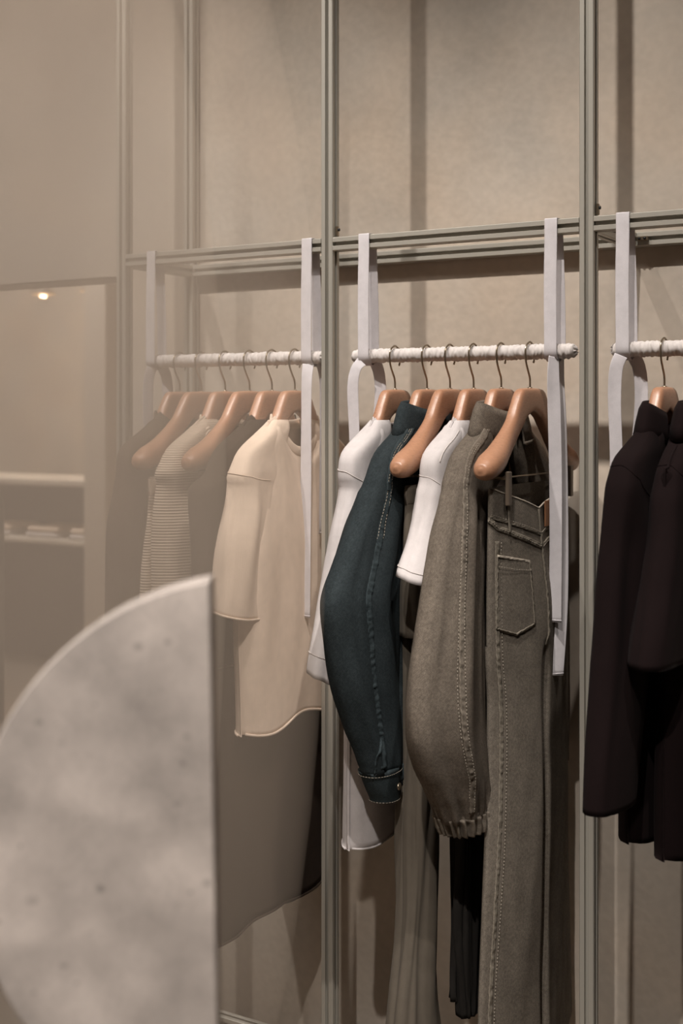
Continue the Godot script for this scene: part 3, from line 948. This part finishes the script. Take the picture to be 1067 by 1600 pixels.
func build_blazer(x: float, label: String, m: Material, rows: Array, hem: float, seed_: int, lean := 0.0) -> void:
	var t := thing("blazer", label, "blazer", Vector3(x, 0, RACK), "dark blazers on the right rail")
	var d := {"top": 1.492, "drop": 0.075, "neck": 0.43, "width": [[0.0, 0.225], [0.15, 0.225], [0.5, 0.22], [1.0, 0.225]], "hem": hem, "deep": 0.042, "fold": 0.012, "seed": seed_, "dip_front": 0.06, "hem_tilt": 0.012, "lean": lean}
	torso("body", d, m, t, Vector2(-0.06, 0.10))
	collar(d, m, t, 0.026, 0.05, 0.6)
	# lapels folded back on the front panel
	for s in [-1.0, 1.0]:
		var lr := []
		for i in 13:
			var f := i / 12.0
			var a := torso_point(d, 1.0, s * lerpf(0.34, 0.1, f), f * 0.55) + Vector3(0.004, 0, 0)
			var b := torso_point(d, 1.0, s * (lerpf(0.34, 0.1, f) + (0.22 if s < 0.0 else 0.09) * sin(PI * pow(f * 0.92 + 0.04, 0.6))), f * 0.55 + 0.04) + Vector3(0.006, 0, 0)
			lr.append(PackedVector3Array([a, a.lerp(b, 0.35) + Vector3(0.002, 0, 0), a.lerp(b, 0.7) + Vector3(0.002, 0, 0), b, b - Vector3(0.002, 0, 0), a.lerp(b, 0.5) - Vector3(0.003, 0, 0)]))
		part("lapel", grid_mesh(lr, true, true, true), m, t)
	var s := {"rows": rows, "fold": 0.007, "seed": seed_ + 3}
	var sl := sleeve("sleeve", s, m, t)
	part("shoulder_seam", tube(on_sleeve(s, [[1.40, -1.2], [1.405, 0.0], [1.38, 1.0], [1.34, 1.7]], 0.0003), 0.0008, 5), m, sl)
	sleeve("sleeve", rear(s), m, t)

func build_knit(called: String, label: String, x: float, m: Material, d: Dictionary, s: Dictionary, category: String, collar_m: Material = null) -> Node3D:
	var t := thing(called, label, category, Vector3(x, 0, RACK))
	torso("body", d, m, t)
	neckband(d, collar_m if collar_m else m, t, d.get("band", 0.008))
	hem_roll(d, m, t, 0.003)
	var sl := sleeve("sleeve", s, m, t)
	var low: float = s.rows[-1][0]
	part("sleeve_hem", tube(on_sleeve(s, [[low + 0.002, -3.1], [low + 0.002, -1.5], [low + 0.002, 0.0], [low + 0.002, 1.5], [low + 0.002, 3.1]], 0.0006), 0.0026, 6), m, sl)
	if d.get("seam", true):
		part("shoulder_seam", tube(on_sleeve(s, [[1.372, -1.2], [1.368, 0.0], [1.362, 1.0], [1.35, 1.7]], 0.0003), 0.0008, 5), m, sl)
	sleeve("sleeve", rear(s), m, t)
	return t

# ------------------------------------------------------------------ the place
func box_mesh(a: Vector3, b: Vector3) -> ArrayMesh:
	return bevel_box((b - a).abs(), 0.003, (a + b) / 2)

func build_room() -> void:
	structure("floor", box_mesh(Vector3(-9, -0.22, -7.2), Vector3(3.2, -0.1, 3.2)), M.floor, "greige plastered shop floor", "floor")
	structure("ceiling", box_mesh(Vector3(-9, 4.25, -7.2), Vector3(3.2, 4.4, 3.2)), M.ceiling, "pale shop ceiling", "ceiling")
	structure("wall_back", box_mesh(Vector3(-2.345, -0.1, WALL - 0.14), Vector3(3.2, 4.25, WALL)), M.wall, "beige plastered wall behind the rack", "wall")
	structure("wall_lintel", box_mesh(Vector3(-8.8, 1.875, WALL - 0.14), Vector3(-2.345, 4.25, WALL)), M.wall, "beige wall above the opening left of the rack", "wall")
	structure("wall_return", box_mesh(Vector3(-2.345, -0.1, -7.0), Vector3(-2.205, 4.25, WALL - 0.14)), M.wall, "beige wall turning back from the rack's end", "wall")
	structure("wall_far", box_mesh(Vector3(-9, -0.1, -7.2), Vector3(-2.3, 4.25, -7.0)), M.wall, "far beige wall of the shop", "wall")
	structure("wall_left", box_mesh(Vector3(-9, -0.1, -7.0), Vector3(-8.8, 4.25, 3.0)), M.wall, "left beige wall of the shop", "wall")
	structure("wall_right", box_mesh(Vector3(3.0, -0.1, WALL), Vector3(3.2, 4.25, 3.0)), M.wall, "right beige wall of the shop", "wall")
	structure("wall_front", box_mesh(Vector3(-9, -0.1, 3.0), Vector3(3.2, 4.25, 3.2)), M.wall, "beige wall behind the viewer", "wall")

func build_background() -> void:
	# deep in the shop, to the left of the rack
	var col := thing("pillar", "pale pillar deep in the shop left of the rack", "pillar", Vector3(-4.72, -0.1, -5.35))
	part("shaft", bevel_box(Vector3(0.17, 4.26, 0.17), 0.01, Vector3(0, 2.21, 0)), M.ceiling, col)
	part("foot", bevel_box(Vector3(0.22, 0.08, 0.22), 0.01, Vector3(0, 0.04, 0)), M.ceiling, col)
	var c := thing("shop_counter", "long hazy shop counter with an open shelf, beyond the rack's left end", "counter", Vector3(-5.7, 0, -5.9))
	part("counter_top", bevel_box(Vector3(1.7, 0.04, 0.5), 0.006, Vector3(0, 1.075, 0)), M.ceiling, c)
	part("shelf", bevel_box(Vector3(1.6, 0.03, 0.46), 0.004, Vector3(0, 0.72, 0)), M.ceiling, c)
	for s in [-0.8, 0.8]:
		part("side_panel", bevel_box(Vector3(0.04, 1.155, 0.46), 0.004, Vector3(s, 0.4775, 0)), M.umber, c)
	part("back_panel", bevel_box(Vector3(1.56, 1.15, 0.02), 0.004, Vector3(0, 0.478, -0.21)), M.brown, c)
	var places := [-5.95, -5.55, -5.2]
	var words := ["leftmost", "middle", "rightmost"]
	for i in 3:
		var f := thing("folded_cloth", "%s pale folded cloth on the far counter's shelf" % words[i], "folded cloth", Vector3(places[i], 0.735, -5.85), "folded cloths on the far counter")
		part("fold", bevel_box(Vector3(0.26, 0.035, 0.3), 0.014, Vector3(0, 0.0175, 0)), M.white, f)
		part("fold", bevel_box(Vector3(0.25, 0.032, 0.29), 0.013, Vector3(0.004, 0.0505, 0)), M.cream, f)
	var lamps := [Vector3(-5.713, 2.23, -5.9), Vector3(-5.45, 2.25, -6.06), Vector3(-5.33, 2.30, -6.13)]
	for i in 3:
		var l := thing("pendant_lamp", "%s small lit pendant lamp glimmering far back on the left" % words[i], "lamp", lamps[i], "pendant lamps far back")
		var sh := []
		for q in [[0.012, 0.06], [0.03, 0.055], [0.075, 0.01], [0.08, 0.0], [0.076, 0.001], [0.028, 0.05]]:
			var r := PackedVector3Array()
			for k in 24:
				r.append(Vector3(cos(TAU * k / 24) * q[0], q[1], sin(TAU * k / 24) * q[0]))
			sh.append(r)
		part("shade", grid_mesh(sh, true), M.clip, l)
		var b := SphereMesh.new()
		b.radius = 0.03
		b.height = 0.06
		var bulb := part("bulb", b, M.bulb, l)
		bulb.position.y = 0.012
		part("cord", tube([Vector3(0, 0.055, 0), Vector3(0, 4.25 - lamps[i].y, 0)], 0.003, 6), M.black, l)
		var o := OmniLight3D.new()
		o.name = "pendant_light"
		o.light_color = Color(1.0, 0.86, 0.70)
		o.light_energy = 0.25
		o.light_size = 0.03
		o.omni_range = 14.0
		o.omni_attenuation = 2.0
		o.shadow_enabled = true
		o.position = Vector3(0, -0.03, 0)
		l.add_child(o)

func build_foreground() -> void:
	# a slice of a pale stone disc standing upright on a plinth close to the viewer
	var c := Vector3(-0.66, 0.0, -0.945)
	var p := thing("display_plinth", "dark square display plinth under the pale stone disc", "plinth", c)
	part("plinth_body", bevel_box(Vector3(0.42, 0.90, 0.30), 0.006, Vector3(0, 0.39, 0)), M.plinth, p)
	part("plinth_foot", bevel_box(Vector3(0.38, 0.04, 0.26), 0.004, Vector3(0, -0.08, 0)), M.black, p)
	var t := thing("stone_disc", "pale speckled stone disc cut straight on one side, standing blurred in the foreground", "sculpture", Vector3(-0.6575, 0.840, -0.9466))
	t.rotation.y = 0.5404
	# outline in the disc's own plane: centre 0.25 above its foot, cut by a nearly upright chord on the right
	var outline := PackedVector2Array()
	var r := 0.252
	var a0 := deg_to_rad(99.0)
	var a1 := deg_to_rad(263.0)
	for k in 73:
		var a := lerpf(a0, a1, k / 72.0)
		outline.append(Vector2(cos(a), sin(a)) * r + Vector2(0, 0.263))
	var st := begin()
	var n := outline.size()
	var rows := []
	for q in [[-0.018, 0.985], [-0.015, 1.0], [0.015, 1.0], [0.018, 0.985]]:
		var row := PackedVector3Array()
		for k in n:
			var o := outline[k]
			var mid := Vector2(-0.13, 0.263)
			o = mid + (o - mid) * q[1]
			row.append(Vector3(o.x, o.y, q[0]))
		rows.append(row)
	add_grid(st, rows, true, true, true, -1)
	part("slab", finish(st), M.stone, t)
	part("slab_foot", bevel_box(Vector3(0.10, 0.03, 0.07), 0.004, Vector3(-0.03, 0.015, 0)), M.black, t)
	# a dark rounded block further back on the left
	var b := thing("display_block", "dark grey-green rounded display block at the left edge, behind the stone disc", "display block", Vector3(-2.83, -0.1, -2.45))
	var rows2 := []
	for q in [[0.0, 0.19], [0.02, 0.2], [1.34, 0.2], [1.43, 0.18], [1.485, 0.12], [1.50, 0.04]]:
		var row := PackedVector3Array()
		for k in 40:
			var a := TAU * k / 40
			row.append(Vector3(signf(cos(a)) * pow(absf(cos(a)), 0.7) * q[1], q[0], signf(sin(a)) * pow(absf(sin(a)), 0.7) * q[1]))
		rows2.append(row)
	part("block_body", grid_mesh(rows2, true, true, true), M.plinth, b)

func build_lamps() -> void:
	# a ceiling track with spotlights in front of the rack
	var tr := thing("lighting_track", "black ceiling track that carries the spotlights", "track", Vector3(-1.3, 4.25, -1.05))
	part("track_rail", bevel_box(Vector3(4.3, 0.035, 0.035), 0.002, Vector3(0, -0.0175, 0)), M.black, tr)
	part("track_feed", bevel_box(Vector3(0.12, 0.036, 0.038), 0.003, Vector3(2.1, -0.02, 0)), M.black, tr)
	var xs := [-2.855, -1.845, -0.784, 0.25]
	var names := ["above the left bay", "above the left post of the middle bay", "above the right post of the middle bay", "above the right bay"]
	for i in xs.size():
		var at := Vector3(xs[i], 4.015, -1.05)
		var aim := (Vector3(xs[i], 0.6, WALL) - at).normalized()
		spot_fixture(at, aim, "black track spotlight " + names[i], SPOT_ENERGY[i], 28.0)
	ceiling_panel(Vector3(-5.6, 4.248, -4.6), Vector2(1.2, 0.6), 20.0, "ceiling light panel deep in the shop")
	ceiling_panel(Vector3(-3.3, 4.248, -0.5), Vector2(1.2, 0.6), 3.0, "ceiling light panel left of the rack")
	var ha := Vector3(0.2, 4.03, -0.6)
	spot_fixture(ha, (Vector3(-1.66, 1.1, -1.62) - ha).normalized(), "black ceiling spotlight shining down into the haze", 11.0, 17.0)
	var st := Vector3(-0.2, 4.03, 0.6)
	spot_fixture(st, (Vector3(-0.75, 1.1, -0.95) - st).normalized(), "black ceiling spotlight over the pale stone disc", 14.5, 22.0)

func ceiling_panel(at: Vector3, size: Vector2, energy: float, label: String) -> void:
	var t := thing("ceiling_panel", label, "ceiling light", at, "ceiling light panels")
	part("panel_frame", bevel_box(Vector3(size.x + 0.04, 0.03, size.y + 0.04), 0.003, Vector3(0, -0.0155, 0)), M.ceiling, t)
	part("diffuser", bevel_box(Vector3(size.x, 0.006, size.y), 0.001, Vector3(0, -0.0335, 0)), M.diffuser, t)
	var l := AreaLight3D.new()
	l.name = "panel_light"
	l.area_size = size
	l.light_color = Color(1.0, 0.968, 0.94)
	l.light_energy = energy
	l.area_range = 14.0
	l.area_attenuation = 2.0
	l.shadow_enabled = true
	l.transform = Transform3D(Basis.looking_at(Vector3.DOWN, Vector3.BACK), Vector3(0, -0.045, 0))
	t.add_child(l)

const SPOT_ENERGY := [6.0, 6.2, 6.4, 6.2]

func spot_fixture(at: Vector3, aim: Vector3, label: String, energy: float, angle: float) -> void:
	var t := thing("ceiling_spotlight", label, "spotlight", at, "ceiling spotlights")
	var up := Vector3.UP
	var side := aim.cross(up).normalized()
	var over := side.cross(aim)
	var rows := []
	for q in [[-0.14, 0.02], [-0.135, 0.034], [0.0, 0.036], [0.02, 0.036], [0.02, 0.033], [-0.012, 0.032]]:
		var r := PackedVector3Array()
		for k in 28:
			var a := TAU * k / 28
			r.append(aim * (q[0] - 0.03) + side * cos(a) * q[1] + over * sin(a) * q[1])
		rows.append(r)
	part("housing", grid_mesh(rows, true, true, false), M.black, t)
	var lens := []
	for q in [[-0.010, 0.0315], [-0.009, 0.0001]]:
		var r := PackedVector3Array()
		for k in 28:
			var a := TAU * k / 28
			r.append(aim * (q[0] - 0.03) + side * cos(a) * q[1] + over * sin(a) * q[1])
		lens.append(r)
	part("lens", grid_mesh(lens, true), M.bulb, t)
	part("stem", tube([Vector3(0, 0.2, 0), -aim * 0.10], 0.008, 8), M.black, t)
	var l := SpotLight3D.new()
	l.name = "spot_light"
	l.light_color = Color(1.0, 0.968, 0.94)
	l.light_energy = energy
	l.light_size = 0.03
	l.spot_range = 12.0
	l.spot_attenuation = 2.0
	l.spot_angle = angle
	l.spot_angle_attenuation = 1.0
	l.shadow_enabled = true
	l.transform = Transform3D(Basis.looking_at(aim, Vector3.UP), aim * 0.0)
	t.add_child(l)

func _ready() -> void:
	# camera: level, the lens shifted down, focused on the garments
	var cam := Camera3D.new()
	cam.name = "camera"
	add_child(cam)
	cam.position = Vector3(0, 1.5, 0)
	cam.rotation.y = 0.5404
	var lens := CameraAttributesPhysical.new()
	lens.frustum_focal_length = 45.0
	lens.frustum_focus_distance = 2.62
	lens.frustum_near = 0.05
	lens.frustum_far = 100.0
	lens.exposure_aperture = 3.2
	cam.attributes = lens
	cam.keep_aspect = Camera3D.KEEP_HEIGHT
	cam.set_frustum(0.04, Vector2(0, -157.0 / 2000.0 * 0.05), 0.05, 100.0)
	cam.current = true
	var we := WorldEnvironment.new()
	we.name = "environment"
	var env := Environment.new()
	env.background_mode = Environment.BG_COLOR
	env.background_color = Color(0, 0, 0)
	env.tonemap_mode = Environment.TONE_MAPPER_LINEAR
	env.tonemap_exposure = 1.0
	env.sdfgi_enabled = true
	env.ssao_enabled = true
	env.ssil_enabled = true
	env.volumetric_fog_enabled = true
	env.volumetric_fog_density = 0.0
	we.environment = env
	add_child(we)

	noise.seed = 5
	noise.frequency = 0.01
	noise.fractal_octaves = 2
	make_materials()
	build_lamps()
	build_room()
	build_rack()
	build_rail(-2.022, -1.519, "cloth-wrapped white rail of the left bay", 1)
	build_rail(-1.437, -0.922, "cloth-wrapped white rail of the middle bay with a gathered end", 2)
	build_rail(-0.842, -0.33, "cloth-wrapped white rail of the right bay", 3)

	build_strap(-2.0, "white strap at the left end of the left rail", [{"pts": [Vector3(-0.002, -0.015, 0.012), Vector3(-0.006, -0.05, 0.02), Vector3(-0.006, -0.12, 0.022), Vector3(-0.004, -0.22, 0.018), Vector3(-0.002, -0.36, 0.016)], "turn": [0.9, 1.2]}, {"pts": [Vector3(0.012, -0.015, -0.012), Vector3(0.02, -0.05, -0.02), Vector3(0.022, -0.16, -0.022), Vector3(0.022, -0.3, -0.02)], "turn": [0.6, 0.9]}], 1)
	build_strap(-1.551, "white strap at the right end of the left rail, beside the post", [{"pts": [Vector3(0.002, -0.015, 0.014), Vector3(0.004, -0.06, 0.024), Vector3(0.004, -0.2, 0.026), Vector3(0.002, -0.4, 0.026), Vector3(0.0, -0.585, 0.024)], "turn": [0.3, 0.1]}, {"pts": [Vector3(0.022, -0.012, -0.01), Vector3(0.028, -0.05, -0.014), Vector3(0.03, -0.15, -0.014), Vector3(0.028, -0.4, -0.012)], "turn": [0.4, 0.2]}], 2)
	build_strap(-1.4025, "white strap at the left end of the middle rail", [{"pts": [Vector3(-0.006, -0.012, 0.016), Vector3(-0.018, -0.03, 0.022), Vector3(-0.024, -0.07, 0.024), Vector3(-0.023, -0.16, 0.02), Vector3(-0.022, -0.32, 0.014)], "turn": [0.2, 0.05]}, {"pts": [Vector3(0.012, -0.012, -0.012), Vector3(0.020, -0.04, -0.016), Vector3(0.022, -0.09, -0.018), Vector3(0.014, -0.18, -0.018), Vector3(0.010, -0.3, -0.014)], "turn": [0.5, 0.2]}], 3)
	build_strap(-0.967, "white strap at the right end of the middle rail, its ends hanging over the jeans", [{"pts": [Vector3(0.006, -0.012, 0.016), Vector3(0.008, -0.05, 0.024), Vector3(0.010, -0.12, 0.024), Vector3(0.012, -0.25, 0.022), Vector3(0.013, -0.4, 0.024), Vector3(0.012, -0.545, 0.026)], "turn": [1.2, 0.15]}, {"pts": [Vector3(0.004, -0.012, -0.014), Vector3(0.004, -0.06, -0.016), Vector3(0.012, -0.15, -0.010), Vector3(0.016, -0.3, -0.006), Vector3(0.018, -0.5, 0.002), Vector3(0.012, -0.655, 0.010)], "turn": [1.0, 0.9]}], 4)
	build_strap(-0.8175, "white strap at the left end of the right rail, beside the dark blazers", [{"pts": [Vector3(-0.004, -0.012, 0.016), Vector3(-0.012, -0.04, 0.022), Vector3(-0.015, -0.1, 0.022), Vector3(-0.013, -0.2, 0.018), Vector3(-0.013, -0.34, 0.014)], "turn": [0.5, 0.1]}, {"pts": [Vector3(0.012, -0.012, -0.012), Vector3(0.023, -0.04, -0.016), Vector3(0.026, -0.1, -0.018), Vector3(0.018, -0.2, -0.018), Vector3(0.010, -0.34, -0.014)], "turn": [0.3, 0.1]}], 5)

	# hangers, rail by rail
	var gl := "hangers on the left rail"
	var gm := "hangers on the middle rail"
	build_hanger(-1.925, "leftmost wooden hanger on the left rail, carrying a dark taupe top", gl)
	build_hanger(-1.86, "wooden hanger with a bare front end beside the dark taupe top", gl, true)
	build_hanger(-1.79, "wooden hanger inside the cream ribbed sweater", gl)
	build_hanger(-1.72, "wooden hanger with a bare front end over the cream ribbed sweater", gl, true)
	build_hanger(-1.657, "wooden hanger inside the long dark brown coat", gl)
	build_hanger(-1.594, "rightmost wooden hanger on the left rail, inside the cream sweater", gl)
	build_hanger(-1.334, "leftmost wooden hanger on the middle rail, inside the white long-sleeved top", gm)
	build_hanger(-1.256, "wooden hanger inside the blue denim jacket", gm)
	build_hanger(-1.201, "wooden hanger with a bare front end crossing the blue denim jacket", gm, true)
	build_hanger(-1.146, "wooden hanger inside the white t-shirt", gm)
	build_hanger(-1.083, "wooden hanger inside the grey denim jacket", gm)
	build_hanger(-1.019, "rightmost wooden hanger on the middle rail with clips holding the grey jeans", gm, true)
	build_hanger(-0.74, "wooden hanger inside the leftmost burgundy blazer", "hangers on the right rail")
	build_hanger(-0.672, "wooden hanger inside the burgundy blazer at the right edge", "hangers on the right rail")

	# middle bay
	build_white_shirt()
	build_blue_jacket()
	trousers("trousers", "long taupe trousers hanging below the blue denim jacket", -1.201, M.taupe,
		[[1.12, 0.192, 0.05, 0.018, 0.012], [1.0, 0.188, 0.055, 0.02, 0.012], [0.74, 0.186, 0.10, 0.02, 0.008], [0.53, 0.186, 0.10, 0.022, 0.008], [0.30, 0.225, 0.09, 0.028, 0.008], [0.12, 0.25, 0.06, 0.034, 0.012]],
		[[1.12, 0.18, 0.04, 0.018, -0.016], [1.0, 0.178, 0.045, 0.02, -0.016], [0.74, 0.176, 0.09, 0.02, -0.016], [0.53, 0.178, 0.09, 0.022, -0.016], [0.30, 0.21, 0.08, 0.026, -0.016], [0.12, 0.24, 0.05, 0.03, -0.016]],
		[[1.352, 0.195, -0.195, 0.016, 0.0], [1.25, 0.20, -0.15, 0.024, 0.0], [1.05, 0.195, 0.03, 0.03, 0.0]], {"seed": 80})
	build_tee()
	trousers("cuffed_trousers", "dark charcoal trousers with a gathered ankle, below the grey denim jacket", -1.125, M.charcoal,
		[[1.05, 0.17, 0.0, 0.016, 0.008], [0.8, 0.14, 0.02, 0.02, 0.012], [0.65, 0.120, 0.032, 0.02, 0.012], [0.45, 0.125, 0.042, 0.018, 0.008], [0.31, 0.108, 0.052, 0.015, 0.008], [0.27, 0.105, 0.056, 0.015, 0.008]],
		[[1.05, 0.15, -0.02, 0.014, -0.014], [0.8, 0.11, -0.01, 0.014, -0.014], [0.65, 0.10, 0.0, 0.014, -0.014], [0.45, 0.095, 0.02, 0.014, -0.014], [0.33, 0.11, 0.05, 0.012, -0.014], [0.30, 0.108, 0.054, 0.012, -0.014]],
		[[1.30, 0.17, -0.17, 0.012, 0.0], [1.15, 0.175, -0.12, 0.016, 0.0], [1.0, 0.17, 0.0, 0.022, 0.0]], {"seed": 90, "gather": [0.29, 0.04, 0.004, 12.0]})
	build_grey_jacket()
	build_jeans()

	# right bay
	build_blazer(-0.74, "dark burgundy blazer hanging leftmost on the right rail", M.burgundy, [[1.475, 0.12, 0.03, 0.016, 0], [1.44, 0.185, 0.03, 0.027, 0], [1.415, 0.2456, 0.0756, 0.03, 0], [1.37, 0.2786, 0.0986, 0.034, 0], [1.22, 0.3199, 0.1299, 0.038, 0], [1.066, 0.3507, 0.1607, 0.038, 0], [0.822, 0.403, 0.225, 0.036, 0]], 0.72, 101)
	build_blazer(-0.672, "dark burgundy blazer cut by the right edge of the view", M.burgundy, [[1.475, 0.09, -0.03, 0.016, 0], [1.44, 0.15, 0.0, 0.027, 0], [1.4, 0.2037, 0.0437, 0.03, 0], [1.35, 0.2371, 0.0671, 0.034, 0], [1.22, 0.2908, 0.1108, 0.04, 0], [1.065, 0.3562, 0.1662, 0.042, 0]], 0.70, 111)
	build_hanger(-0.61, "wooden hanger with clips at the right edge, behind the dark blazers", "hangers on the right rail", true)
	trousers("trousers", "long near-black trousers at the bottom right edge", -0.61, M.night,
		[[1.12, 0.205, 0.02, 0.028, 0.0], [0.74, 0.206, 0.02, 0.038, 0.0], [0.30, 0.23, 0.015, 0.045, 0.0], [0.12, 0.24, 0.01, 0.05, 0.0]],
		[[1.12, 0.0, -0.205, 0.028, 0.0], [0.74, 0.0, -0.206, 0.036, 0.0], [0.30, 0.0, -0.22, 0.045, 0.0], [0.12, 0.0, -0.24, 0.05, 0.0]],
		[[1.352, 0.195, -0.195, 0.016, 0.0], [1.28, 0.20, -0.20, 0.026, 0.0], [1.05, 0.206, -0.206, 0.032, 0.0]], {"seed": 120})

	# left bay
	build_knit("knit_pullover", "dark taupe knit top, leftmost on the left rail", -1.925, M.umber, {"top": 1.492, "drop": 0.09, "neck": 0.45, "width": [[0.0, 0.203], [0.3, 0.205], [1.0, 0.225]], "hem": 0.74, "deep": 0.045, "fold": 0.012, "seed": 131, "dip_front": 0.04, "band": 0.016, "seam": false},
		{"rows": SHOULDER + [[1.34, 0.2172, 0.0672, 0.037, 0], [1.25, 0.2438, 0.0938, 0.04, 0], [1.12, 0.2519, 0.1019, 0.042, 0], [0.95, 0.2552, 0.1052, 0.042, 0]], "fold": 0.008, "seed": 133}, "top")
	var sk := thing("knit_skirt", "cream ribbed knit skirt clipped behind the ribbed sweater", "skirt", Vector3(-1.86, 0, RACK))
	var ks := {"rows": [[1.352, 0.19, -0.19, 0.016, 0.0], [1.2, 0.205, -0.20, 0.03, 0.0], [0.9, 0.215, -0.21, 0.036, 0.0], [0.62, 0.22, -0.215, 0.04, 0.0]], "fold": 0.01, "seed": 141}
	sleeve("skirt_body", ks, M.cream_rib, sk)
	part("waistband", seam_band(on_sleeve(ks, [[1.33, -3.1], [1.33, -1.5], [1.33, 0.0], [1.33, 1.5], [1.33, 3.1]], 0.001), Vector3.UP, Vector3.RIGHT, 0.036, 0.0015, 0.0005), M.cream, sk)
	var rs := build_knit("knit_sweater", "cream sweater with fine horizontal ribs, third on the left rail", -1.79, M.cream_rib, {"top": 1.492, "drop": 0.085, "neck": 0.47, "width": [[0.0, 0.203], [0.3, 0.205], [1.0, 0.215]], "hem": 0.86, "deep": 0.045, "fold": 0.010, "seed": 151, "dip_front": 0.05, "band": 0.011, "seam": false},
		{"rows": WIDE_SHOULDER + [[1.34, 0.233, 0.093, 0.033, 0], [1.25, 0.2433, 0.1033, 0.037, 0], [1.12, 0.2476, 0.1076, 0.038, 0], [1.02, 0.2481, 0.1081, 0.038, 0]], "fold": 0.007, "seed": 153}, "sweater")
	trousers("trousers", "wide dark trousers whose hems show below the long brown coat", -1.72, M.charcoal,
		[[1.12, 0.205, 0.02, 0.028, 0.0], [0.74, 0.26, 0.02, 0.038, 0.0], [0.42, 0.30, 0.015, 0.045, 0.0], [0.335, 0.305, 0.01, 0.048, 0.0]],
		[[1.12, 0.0, -0.205, 0.028, 0.0], [0.74, 0.0, -0.22, 0.036, 0.0], [0.42, 0.0, -0.22, 0.045, 0.0], [0.335, 0.0, -0.22, 0.048, 0.0]],
		[[1.352, 0.195, -0.195, 0.016, 0.0], [1.28, 0.20, -0.20, 0.026, 0.0], [1.05, 0.206, -0.206, 0.032, 0.0]], {"seed": 160})
	build_knit("long_coat", "long dark brown knit coat behind the cream sweater", -1.657, M.brown, {"top": 1.488, "drop": 0.082, "neck": 0.47, "width": [[0.0, 0.203], [0.1, 0.22], [0.4, 0.25], [1.0, 0.262]], "hem": 0.375, "deep": 0.048, "fold": 0.012, "seed": 171, "dip_front": 0.04, "band": 0.012, "shift": 0.03, "hem_tilt": -0.012},
		{"rows": WIDE_SHOULDER + [[1.34, 0.2893, 0.1293, 0.036, 0], [1.22, 0.2867, 0.1267, 0.04, 0], [1.1, 0.2821, 0.1221, 0.04, 0], [0.95, 0.2804, 0.1204, 0.04, 0]], "fold": 0.008, "seed": 173}, "coat")
	build_knit("knit_sweater", "plain cream short-sleeved sweater with a rolled hem, rightmost on the left rail", -1.594, M.cream, {"top": 1.486, "drop": 0.082, "neck": 0.47, "width": [[0.0, 0.203], [0.15, 0.203], [0.5, 0.228], [1.0, 0.215]], "hem": 0.815, "deep": 0.05, "fold": 0.010, "seed": 181, "dip_front": 0.075, "band": 0.012, "hem_wave": 0.012, "hem_tilt": -0.002},
		{"rows": WIDE_SHOULDER + [[1.34, 0.2414, 0.1014, 0.033, 0], [1.22, 0.2654, 0.1254, 0.037, 0], [1.14, 0.2768, 0.1368, 0.038, 0], [1.06, 0.2889, 0.1489, 0.038, 0]], "fold": 0.012, "seed": 183, "hem_tilt": 0.016, "hem_side": -0.012}, "sweater")

	build_background()
	build_foreground()

	# thin haze in the air on the left, between the viewer and the left bay
	for q in [[0.47, 1.50, 0.40, 0.7], [0.30, 1.25, 0.30, 1.7]]:
		var fog := FogVolume.new()
		fog.name = numbered("haze")
		fog.shape = RenderingServer.FOG_VOLUME_SHAPE_ELLIPSOID
		fog.size = Vector3(q[0], q[1], q[2]) * 2.0
		fog.position = Vector3(-1.55, 1.30, -1.62)
		fog.rotation.y = 0.5404
		var fm := FogMaterial.new()
		fm.albedo = Color(0.99, 0.905, 0.82)
		fm.density = q[3]
		fog.material = fm
		fog.set_meta("label", "thin warm haze in the air before the left bay")
		fog.set_meta("category", "haze")
		fog.set_meta("group", "haze before the left bay")
		fog.set_meta("kind", "stuff")
		add_child(fog)
